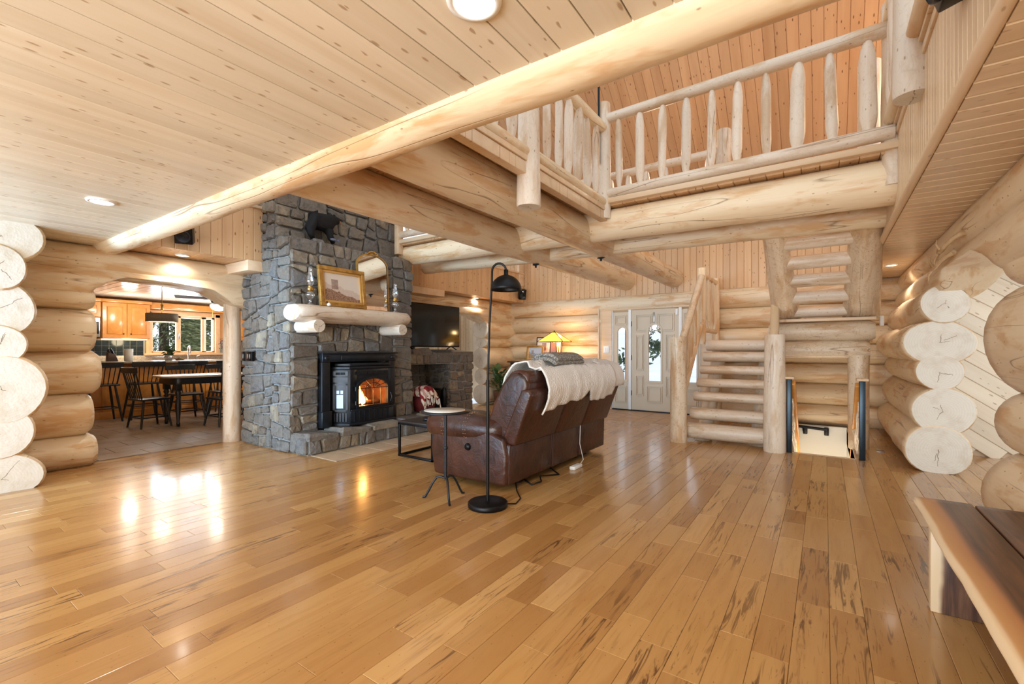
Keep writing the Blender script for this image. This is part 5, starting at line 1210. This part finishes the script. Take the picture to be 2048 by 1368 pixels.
for (dy, dz, lab) in ((0, 0, 'upper deer antler shed on the right wall log'), (.30, -.10, 'lower deer antler shed on the right wall log')):
    o_ = Vector((.865, 4.95+dy, 2.06+dz)); t = thing('deer_antler', lab, 'antler', tuple(o_), 'pair of antlers on the right wall')
    P = lambda *q: [o_+Vector(p) for p in q]
    MB().tube(P((.02, -.06, .05), (-.02, 0, .03), (-.05, .10, .0), (-.06, .22, -.03), (-.06, .36, -.03), (-.05, .46, .01), (-.04, .50, .06)), [.022, .018, .017, .016, .014, .009, .002], 10).build('beam', BONE, t)
    MB().tube(P((-.06, .34, -.03), (-.075, .40, -.07), (-.07, .44, -.12)), [.012, .009, .002], 8).build('tine', BONE, t); MB().tube(P((-.06, .24, -.03), (-.085, .28, .03), (-.08, .30, .08)), [.011, .008, .002], 8).build('tine', BONE, t)
pl = boxo('floor_outlet', (.50, .58, 6.85, 6.97, .0, .006), STEEL, None, .002); tag(pl, 'small metal outlet plate in the floor by the right log ends', 'outlet')
sp = boxo('wall_thermostat', (.56, .60, 7.20, 7.28, 1.50, 1.62), WHITE, None, .004); tag(sp, 'small white switch box at the end of the stair landing', 'switch')
# ================================================================== KITCHEN
KC = slab('ceiling.004', 'pale board ceiling of the kitchen', 'ceiling', [(-12.3, -6.7, .5, 6.2, 2.312, 2.4)], TRIM)
KCM = board_mat('white_pickled_pine', srgb(224, 214, 200), srgb(206, 192, 174), srgb(150, 120, 90), .22, .2, .06)
field(KC, (-12.3, 6.2, 2.30), (1, 0, 0), (0, -1, 0), 5.62, 5.7, .15, KCM, .022)
WB = struct('wall_kitchen_back', 'kitchen back wall with tiled splashback and window', 'wall')
KWL = noisy('kitchen_wall_wood', srgb(206, 160, 104), srgb(190, 142, 88), 3, .5)
m = MB(); m.box(-12.4, -12.22, .5, 3.74, 0, 2.3); m.box(-12.4, -12.22, 5.03, 6.2, 0, 2.3); m.box(-12.4, -12.22, 3.74, 5.03, 0, 1.15); m.box(-12.4, -12.22, 3.74, 5.03, 1.99, 2.3); m.build('panel', KWL, WB)
BT = noisy('black_glazed_tile', srgb(24, 30, 34), srgb(38, 46, 50), 6, .15)
MB().box(-12.225, -12.205, 2.0, 3.64, .95, 1.42).box(-12.225, -12.205, 5.1, 6.0, .95, 1.42).build('grout_bed', plain('pale_grout', srgb(150, 150, 140), .9), WB)
for r in range(4):
    for k in range(27):
        y = 2.0+k*.115
        if y > 3.60 and y < 5.06: continue
        board('tile', (-12.20, y+.0575, 1.0+r*.115), (0, 0, 1), (0, -1, 0), .108, .108, .012, BT, WB, .003)
for (a, b, n_) in ((.5, .6, 'l'), (6.1, 6.2, 'r')):
    tag(MB().box(-12.3, -6.7, a, b, 0, 2.3).build('wall_kitchen_side', KWL), 'plain kitchen side wall, hidden behind the opening edge', 'wall', None, 'structure')
WN3 = struct('window_3', 'kitchen window over the sink with two casements', 'window')
boxo('casing', (-12.22, -12.17, 3.66, 3.75, 1.10, 2.05), FRM, WN3); boxo('casing', (-12.22, -12.17, 5.02, 5.12, 1.10, 2.05), FRM, WN3); boxo('casing', (-12.22, -12.17, 3.66, 5.12, 1.98, 2.08), FRM, WN3); boxo('sill', (-12.24, -12.08, 3.62, 5.16, 1.08, 1.13), FRM, WN3)
for a, b in ((3.75, 4.28), (4.28, 4.80), (4.80, 5.02)):
    for d in ((a, a+.045, 1.13, 1.98), (b-.045, b, 1.13, 1.98), (a, b, 1.13, 1.175), (a, b, 1.935, 1.98)): boxo('sash', (-12.30, -12.25, d[0], d[1], d[2], d[3]), WHITE if a > 4.7 else FRM, WN3, .003)
    MB().add([(-12.28, a+.04, 1.17), (-12.28, b-.04, 1.17), (-12.28, b-.04, 1.94), (-12.28, a+.04, 1.94)], [(0, 1, 2, 3)]).build('pane', GLASS, WN3, fix=False)
boxo('crank', (-12.25, -12.22, 4.27, 4.30, 1.45, 1.58), STEEL, WN3)
def cab_door(root, X, y0, y1, z0, z1, knob):
    d = boxo('door', (X, X+.02, y0, y1, z0, z1), CAB, root, .004)
    boxo('raised_panel', (X+.018, X+.03, y0+.075, y1-.075, z0+.085, z1-.085), CAB, d, .01)
    m = MB()
    for q in ((y0+.003, y0+.06, z0+.07, z1-.07), (y1-.06, y1-.003, z0+.07, z1-.07), (y0+.003, y1-.003, z0+.003, z0+.07), (y0+.003, y1-.003, z1-.07, z1-.003)): m.box(X+.02, X+.028, *q)
    m.build('door_frame', CAB, d)
    if knob: MB().lathe([(.001, .028), (.014, .024), (.01, .01), (.006, 0)], (X+.028, knob, z0+.09), 12, 0, 'x').build('knob', BLACK, d)
UC = thing('wall_cabinet', 'honey wood double wall cabinet left of the kitchen window', 'cabinet', (-12.0, 3.2, 1.41))
boxo('carcass', (-12.21, -11.9, 2.84, 3.64, 1.43, 2.17), CAB, UC); cab_door(UC, -11.9, 2.85, 3.235, 1.44, 2.16, 3.18); cab_door(UC, -11.9, 3.245, 3.63, 1.44, 2.16, 3.30)
boxo('crown', (-12.21, -11.86, 2.83, 3.66, 2.17, 2.23), CAB, UC)
MB().box(-12.15, -11.95, 2.9, 3.6, 1.415, 1.43).build('under_light', glow('under_cabinet_light', (1, .86, .6, 1), 5), UC)
UC2 = thing('wall_cabinet', 'honey wood cabinet above the microwave at the kitchen edge', 'cabinet', (-12.0, 2.6, 1.85))
boxo('carcass', (-12.21, -11.9, 2.25, 2.835, 1.85, 2.17), CAB, UC2); cab_door(UC2, -11.9, 2.26, 2.825, 1.86, 2.16, None); boxo('crown', (-12.21, -11.86, 2.25, 2.83, 2.17, 2.23), CAB, UC2)
UC3 = thing('wall_cabinet', 'honey wood wall cabinet right of the kitchen window', 'cabinet', (-12.0, 5.6, 1.41))
boxo('carcass', (-12.21, -11.9, 5.30, 6.05, 1.43, 2.17), CAB, UC3); cab_door(UC3, -11.9, 5.31, 6.04, 1.44, 2.16, 5.4); boxo('valance', (-12.2, -11.95, 3.66, 5.30, 2.10, 2.23), CAB, UC3)
MW = thing('microwave', 'built-in black and steel microwave under the small wall cabinet', 'microwave', (-12.0, 2.6, 1.45))
boxo('case', (-12.2, -11.88, 2.26, 2.82, 1.46, 1.845), STEEL, MW); boxo('door_glass', (-11.885, -11.872, 2.28, 2.80, 1.52, 1.76), BLACK, MW)
GRN = noisy('speckled_granite', srgb(196, 184, 166), srgb(142, 132, 120), 60, .18, 0, 0, 2)
BC = thing('back_counter', 'granite sink counter below the kitchen window', 'counter', (-11.9, 4.2, 0))
boxo('cabinet_run', (-12.2, -11.62, 2.2, 6.1, .0, .89), CAB, BC); boxo('worktop', (-12.22, -11.58, 2.2, 6.1, .89, .93), GRN, BC); boxo('backsplash', (-12.2, -12.17, 2.2, 6.1, .93, 1.08), GRN, BC)
FA = thing('kitchen_faucet', 'steel gooseneck faucet in front of the kitchen window', 'faucet', (-11.9, 4.38, .93))
MB().tube([(-12.0, 4.38, .93), (-12.0, 4.38, 1.20)]+[(-11.94-.06*math.cos(t), 4.38, 1.20+.09*math.sin(t)) for t in [PI*k/8 for k in range(9)]]+[(-11.88, 4.38, 1.13)], .014, 10).build('spout', STEEL, FA); MB().tube([(-12.0, 4.55, .93), (-12.0, 4.55, 1.05), (-11.95, 4.60, 1.08)], .01, 8).build('lever', STEEL, FA)
IS = thing('breakfast_bar', 'honey wood breakfast bar with granite top', 'counter', (-10.5, 3.5, 0))
boxo('body', (-10.75, -10.32, 2.0, 5.2, .08, .96), CAB, IS, .004); boxo('plinth', (-10.75, -10.30, 2.0, 5.2, 0, .12), CAB, IS, .006); boxo('worktop', (-10.8, -10.10, 1.95, 5.25, .96, 1.0), GRN, IS, .01)
for y in (2.5, 3.3, 4.1, 4.9): boxo('panel_batten', (-10.325, -10.305, y-.03, y+.03, .12, .95), CAB, IS)
KB = thing('knife_block', 'dark knife block on the breakfast bar', 'knife block', (-10.4, 2.67, 1.0))
MB().prism([(2.55, 1.0), (2.70, 1.0), (2.66, 1.12), (2.56, 1.16)], 'x', -10.45, -10.33).build('block', DW, KB, .004)
for k in range(8): MB().tube([(-10.44+.03*(k % 4), 2.60+.04*(k//4), 1.13), (-10.44+.03*(k % 4), 2.57+.04*(k//4), 1.19+.02*(k % 3))], .008, 6).build('knife_handle', BLACK, KB)
PTW = thing('paper_towel', 'white paper towel roll on the breakfast bar', 'paper towel', (-10.4, 2.86, 1.0)); MB().lathe([(.02, .0), (.065, .0), (.065, .22), (.02, .22)], (-10.4, 2.86, 1.002), 20).build('roll', WHITE, PTW)
KP = thing('potted_succulent', 'small green plant in a steel pot on the breakfast bar', 'plant', (-10.4, 3.47, 1.0))
MB().lathe([(.001, 0), (.06, 0), (.075, .10), (.065, .10)], (-10.4, 3.47, 1.001), 18).build('pot', STEEL, KP); m = MB(); leaves(m, (-10.4, 3.47, 1.16), (.08, .08, .08), 80, .08); m.build('foliage', LEAF, KP, fix=False)
FB = thing('fruit_tray', 'low woven tray on the breakfast bar', 'tray', (-10.4, 3.66, 1.0)); MB().lathe([(.001, 0), (.07, 0), (.10, .035), (.09, .035), (.06, .012)], (-10.4, 3.66, 1.002), 18).build('tray', noisy('wicker', srgb(150, 110, 66), srgb(110, 76, 44), 50, .8), FB); m = MB(); m.lathe([(.001, .0), (.03, .02), (.03, .04), (.001, .06)], (-10.4, 3.65, 1.01), 12); m.build('fruit', plain('green_fruit', srgb(96, 110, 60), .4), FB)
DFL = thing('dried_flowers', 'spray of pink dried flowers at the right of the kitchen opening', 'flowers', (-10.4, 4.5, 1.0)); MB().lathe([(.001, 0), (.05, 0), (.06, .1), (.03, .18), (.035, .2)], (-10.4, 4.5, 1.001), 16).build('vase', BLACK, DFL); m = MB(); leaves(m, (-10.4, 4.46, 1.34), (.13, .13, .16), 130, .035); m.build('blossom', noisy('dried_pink', srgb(150, 96, 88), srgb(110, 74, 62), 12, .9), DFL, fix=False)
# seating
def chair(name, seat_h, back_h, w, d, label, group, cat):
    t = thing(name, label, cat, (0, 0, 0), group)
    MB().prism([(-w/2, -d/2), (w/2, -d/2), (w*.46, d/2), (-w*.46, d/2)], 'z', seat_h-.03, seat_h).build('seat', BLKW, t, .012)
    sp_ = .06 if seat_h < .55 else .08
    lp = []
    for sx in (-1, 1):
        for sy in (-1, 1):
            a = Vector((sx*w*.36, sy*d*.36, seat_h-.03)); b = Vector((sx*(w*.36+sp_), sy*(d*.36+sp_), 0)); lp.append((a, b)); MB().tube([a, a.lerp(b, .3), b], [.016, .02, .014], 8).build('leg', BLKW, t)
    f = .62; 
    for i, j in ((0, 2), (1, 3), (0, 1), (2, 3)):
        p, q = lp[i][0].lerp(lp[i][1], f), lp[j][0].lerp(lp[j][1], f); MB().tube([p, q], .010, 6).build('stretcher', BLKW, t)
    n_ = 7
    for k in range(n_):
        u = -1+2*k/(n_-1); MB().tube([(u*w*.40, -d*.44, seat_h), (u*w*.47, -d*.44-.09-.02*(1-u*u), seat_h+back_h)], .011 if abs(u) == 1 else .007, 6).build('spindle', BLKW, t)
    m = MB(); pts = []
    for i in range(11):
        u = -1+i/5; pts.append((u*w*.54, -d*.44-.09-.035*(1-u*u)))
    m.add([(x, y-.012, seat_h+back_h-.02) for x, y in pts]+[(x, y-.018, seat_h+back_h+.065) for x, y in pts]+[(x, y+.012, seat_h+back_h-.02) for x, y in pts]+[(x, y+.006, seat_h+back_h+.065) for x, y in pts],
          [(i, i+1, 12+i, 11+i) for i in range(10)]+[(22+i, 23+i, 34+i, 33+i) for i in range(10)]+[(11+i, 12+i, 34+i, 33+i) for i in range(10)]+[(i, i+1, 23+i, 22+i) for i in range(10)]+[(0, 11, 33, 22), (10, 21, 43, 32)])
    m.build('crest_rail', BLKW, t); return t
def dup(root, loc, rz, label):
    r = root.copy(); COL.objects.link(r); r.location = loc; r.rotation_euler = (0, 0, rz); r['label'] = label
    for ch in list(root.children):
        c_ = ch.copy(); COL.objects.link(c_); c_.parent = r
    return r
stool = chair('bar_stool', .63, .30, .44, .38, 'black spindle-back bar stool at the left edge of the kitchen opening', 'bar stools', 'stool')
SPOT = [((-9.95, 2.95, 0), 'black spindle-back bar stool in front of the knife block'), ((-9.95, 3.62, 0), 'black spindle-back bar stool behind the kitchen table'), ((-9.95, 4.25, 0), 'black spindle-back bar stool behind the right table chairs')]
for loc, lab in SPOT: dup(stool, loc, PI/2, lab)
stool.location = (-9.95, 2.36, 0); stool.rotation_euler = (0, 0, PI/2)
ch0 = chair('dining_chair', .45, .42, .42, .40, 'black spindle-back chair at the left end of the kitchen table', 'kitchen table chairs', 'chair')
dup(ch0, (-7.95, 3.42, 0), PI/2+.12, 'black spindle-back chair on the near side of the kitchen table')
dup(ch0, (-9.15, 3.32, 0), -PI/2+PI*.0, 'black spindle-back chair on the far side of the kitchen table, left one')
dup(ch0, (-9.15, 3.95, 0), -PI/2, 'black spindle-back chair on the far side of the kitchen table, right one')
ch0.location = (-8.72, 2.66, 0); ch0.rotation_euler = (0, 0, 0+.12)
KT = thing('kitchen_table', 'black turned-leg kitchen table with a pale top', 'table', (-8.6, 3.45, 0))
def rr(x0, x1, y0, y1, r, n=6):
    out = []
    for cx, cy, a in ((x1-r, y0+r, -PI/2), (x1-r, y1-r, 0), (x0+r, y1-r, PI/2), (x0+r, y0+r, PI)):
        out += [(cx+r*math.cos(a+PI/2*i/n), cy+r*math.sin(a+PI/2*i/n)) for i in range(n+1)]
    return out
MB().prism(rr(-9.0, -8.2, 2.72, 4.25, .22), 'z', .765, .795).build('top', noisy('pale_table_top', srgb(206, 190, 170), srgb(182, 162, 140), 4, .25), KT, .006)
MB().prism(rr(-8.92, -8.28, 2.82, 4.15, .12), 'z', .66, .765).build('apron', BLKW, KT, .004)
for x in (-8.84, -8.37):
    for y in (2.92, 4.05): boxo('leg_block', (x-.04, x+.04, y-.04, y+.04, .56, .765), BLKW, KT, .004); MB().lathe([(.001, 0), (.022, 0), (.028, .05), (.02, .07), (.042, .30), (.036, .42), (.022, .44), (.04, .46), (.022, .48), (.042, .52), (.03, .56)], (x, y, 0), 14).build('leg', BLKW, KT)
PD = thing('drum_pendant', 'grey drum pendant lamp hanging over the kitchen table', 'lamp', (-8.5, 2.75, 1.64))
DRM = noisy('grey_linen', srgb(130, 122, 110), srgb(156, 148, 134), 60, .8)
o = MB().lathe([(.205, 1.635), (.205, 1.765)], (-8.5, 2.75, 0), 36).build('shade', DRM, PD); q = o.modifiers.new('thick', 'SOLIDIFY'); q.thickness = .004
MB().lathe([(.001, 1.645), (.20, 1.645)], (-8.5, 2.75, 0), 32).build('diffuser', glow('pendant_diffuser', (1, .82, .55, 1), 2.5), PD)
MB().tube([(-8.5, 2.75, 1.76), (-8.5, 2.75, 2.27)], .006, 8).build('stem', BRS, PD); MB().lathe([(.001, 2.25), (.08, 2.25), (.08, 2.288)], (-8.5, 2.75, 0), 20).build('canopy', STEEL, PD); MB().lathe([(.001, 1.80), (.022, 1.82), (.012, 1.86), (.022, 1.90), (.001, 1.92)], (-8.5, 2.75, 0), 12).build('turned_finial', BRS, PD)
FN = thing('ceiling_fan', 'dark ceiling fan with a glowing bowl light in the kitchen', 'fan', (-8.5, 3.5, 2.0)); f0 = (-8.5, 3.55, 0)
MB().lathe([(.001, 2.29), (.07, 2.29), (.06, 2.2), (.03, 2.17), (.03, 2.12), (.10, 2.10), (.115, 2.03), (.09, 1.97), (.001, 1.96)], f0, 24).build('motor', BLACK, FN); MB().lathe([(.12, 1.965), (.125, 1.94), (.10, 1.895), (.05, 1.87), (.001, 1.865)], f0, 24).build('bowl', glow('fan_bowl', (1, .9, .72, 1), 4), FN)
for k in range(5):
    a = 2*PI*k/5+.5; u = Vector((math.cos(a), math.sin(a), 0)); s_ = Vector((-u.y, u.x, 0)); p = Vector(f0); m = MB()
    v4 = [p+u*.14-s_*.05+Vector((0, 0, 2.055)), p+u*.60-s_*.07+Vector((0, 0, 2.06)), p+u*.60+s_*.07+Vector((0, 0, 2.085)), p+u*.14+s_*.05+Vector((0, 0, 2.08))]; m.add(v4+[q+Vector((0, 0, .008)) for q in v4], [(3, 2, 1, 0), (4, 5, 6, 7), (0, 1, 5, 4), (1, 2, 6, 5), (2, 3, 7, 6), (3, 0, 4, 7)]); m.build('blade', BLKW, FN)
for s_ in (-.10, .10): MB().tube([(f0[0]+.02, f0[1]+s_, 1.96), (f0[0]+.02, f0[1]+s_, 1.74)], .0025, 5).build('pull_chain', BRS, FN)
for (x, y, z, e, c_) in ((-8.5, 2.75, 1.60, 5, (1, .82, .58)), (-8.5, 3.55, 1.82, 6, (1, .9, .75)), (-9.4, 4.7, 1.7, 30, (.95, .96, 1.0)), (-11.2, 3.1, 1.95, 13, (1, .9, .78)), (-11.2, 4.6, 1.95, 10, (1, .92, .82)), (-11.9, 3.25, 1.38, 4, (1, .8, .5))):  # pendant, fan and under-cabinet bulbs, plus added fill points with no fixture
    l = bpy.data.lights.new('kitchen_lamp_and_fill', 'POINT'); l.energy = e; l.color = c_; l.shadow_soft_size = .10; o = link(bpy.data.objects.new('kitchen_lamp_and_fill', l)); o.location = (x, y, z)
area('kitchen_window_daylight', (-12.36, 4.38, 1.56), (0, math.radians(-90), 0), .8, 1.2, 40, (.75, .88, 1.0))
# ================================================================== OUTSIDE
SNOW = noisy('snow', srgb(226, 232, 240), srgb(206, 214, 226), 1.2, .8, .4)
FOLI = noisy('spruce_needles', srgb(88, 106, 70), srgb(172, 180, 138), 6, .8)
sn = MB()
for x0, x1, y0, y1, h in ((-60, -12.6, -10, 40, .0), (-30, 14, 9.3, 50, .0)):
    q = 16; vv = []
    for i in range(q+1):
        for j in range(q+1):
            x, y = x0+(x1-x0)*i/q, y0+(y1-y0)*j/q; d = max(0, y-10) if y0 > 5 else 0
            vv.append((x, y, -.35+.10*d*.9+.25*noise.noise(Vector((x*.3, y*.3, 0)))))
    sn.add(vv, [(i*(q+1)+j, (i+1)*(q+1)+j, (i+1)*(q+1)+j+1, i*(q+1)+j+1) for i in range(q) for j in range(q)], 0, True)
tag(sn.build('snow_ground', SNOW), 'snow covered ground outside the windows', 'ground', None, 'structure')
def conifer(loc, h, rad, lab):
    t = thing('spruce_tree', lab, 'tree', loc, 'spruces outside the kitchen'); x, y, z = loc
    MB().tube([(x, y, z-.2), (x, y, z+h*.95)], [.12, .02], 8).build('trunk', noisy('bark', srgb(84, 66, 52), srgb(58, 46, 38), 8, .9), t)
    m = MB()
    for k in range(12000):
        f = R.random()**.8; r = rad*(1-f)*R.uniform(.45, 1)+.04; a = R.uniform(0, 2*PI); p = Vector((x+r*math.cos(a), y+r*math.sin(a), z+.2+h*f*.95-.2*r)); d = Vector((math.cos(a), math.sin(a), R.uniform(-.5, .3))).normalized(); s_ = d.orthogonal().normalized(); L = R.uniform(.12, .26)
        m.add([p-s_*.03, p+d*L, p+s_*.03], [(0, 1, 2)])
    m.build('needles', FOLI, t, fix=False)
conifer((-15.6, 5.05, -.6), 5.6, 1.7, 'green spruce outside behind the left kitchen casement'); conifer((-16.4, 6.9, -.6), 6.2, 1.7, 'grey-green spruce outside behind the right kitchen casement')
conifer((-18.8, 6.2, -.3), 7.0, 2.6, 'broad spruce standing behind the other two outside the kitchen')
sh = thing('snowy_shrub', 'dark twiggy shrub in the snow outside the entry', 'shrub', (-3.6, 12.0, 0)); m = MB(); leaves(m, (-4.4, 12.2, .9), (.5, .4, .35), 160, .16); leaves(m, (-3.6, 12.6, 1.2), (.5, .4, .3), 140, .16); m.build('foliage', LEAF, sh, fix=False)
MB().tube([(-4.4, 12.2, -.3), (-4.4, 12.2, .9)], .03, 6).tube([(-3.6, 12.6, -.3), (-3.6, 12.6, 1.2)], .03, 6).build('stems', LOGW, sh)
pt = log('porch_post', (-3.62, 9.9, -.4), (-3.62, 9.9, 2.6), .09, mats=(noisy('red_cedar_post', srgb(196, 128, 102), srgb(176, 106, 82), 5, .6), END)); tag(pt, 'reddish porch post seen through the left sidelight', 'post')
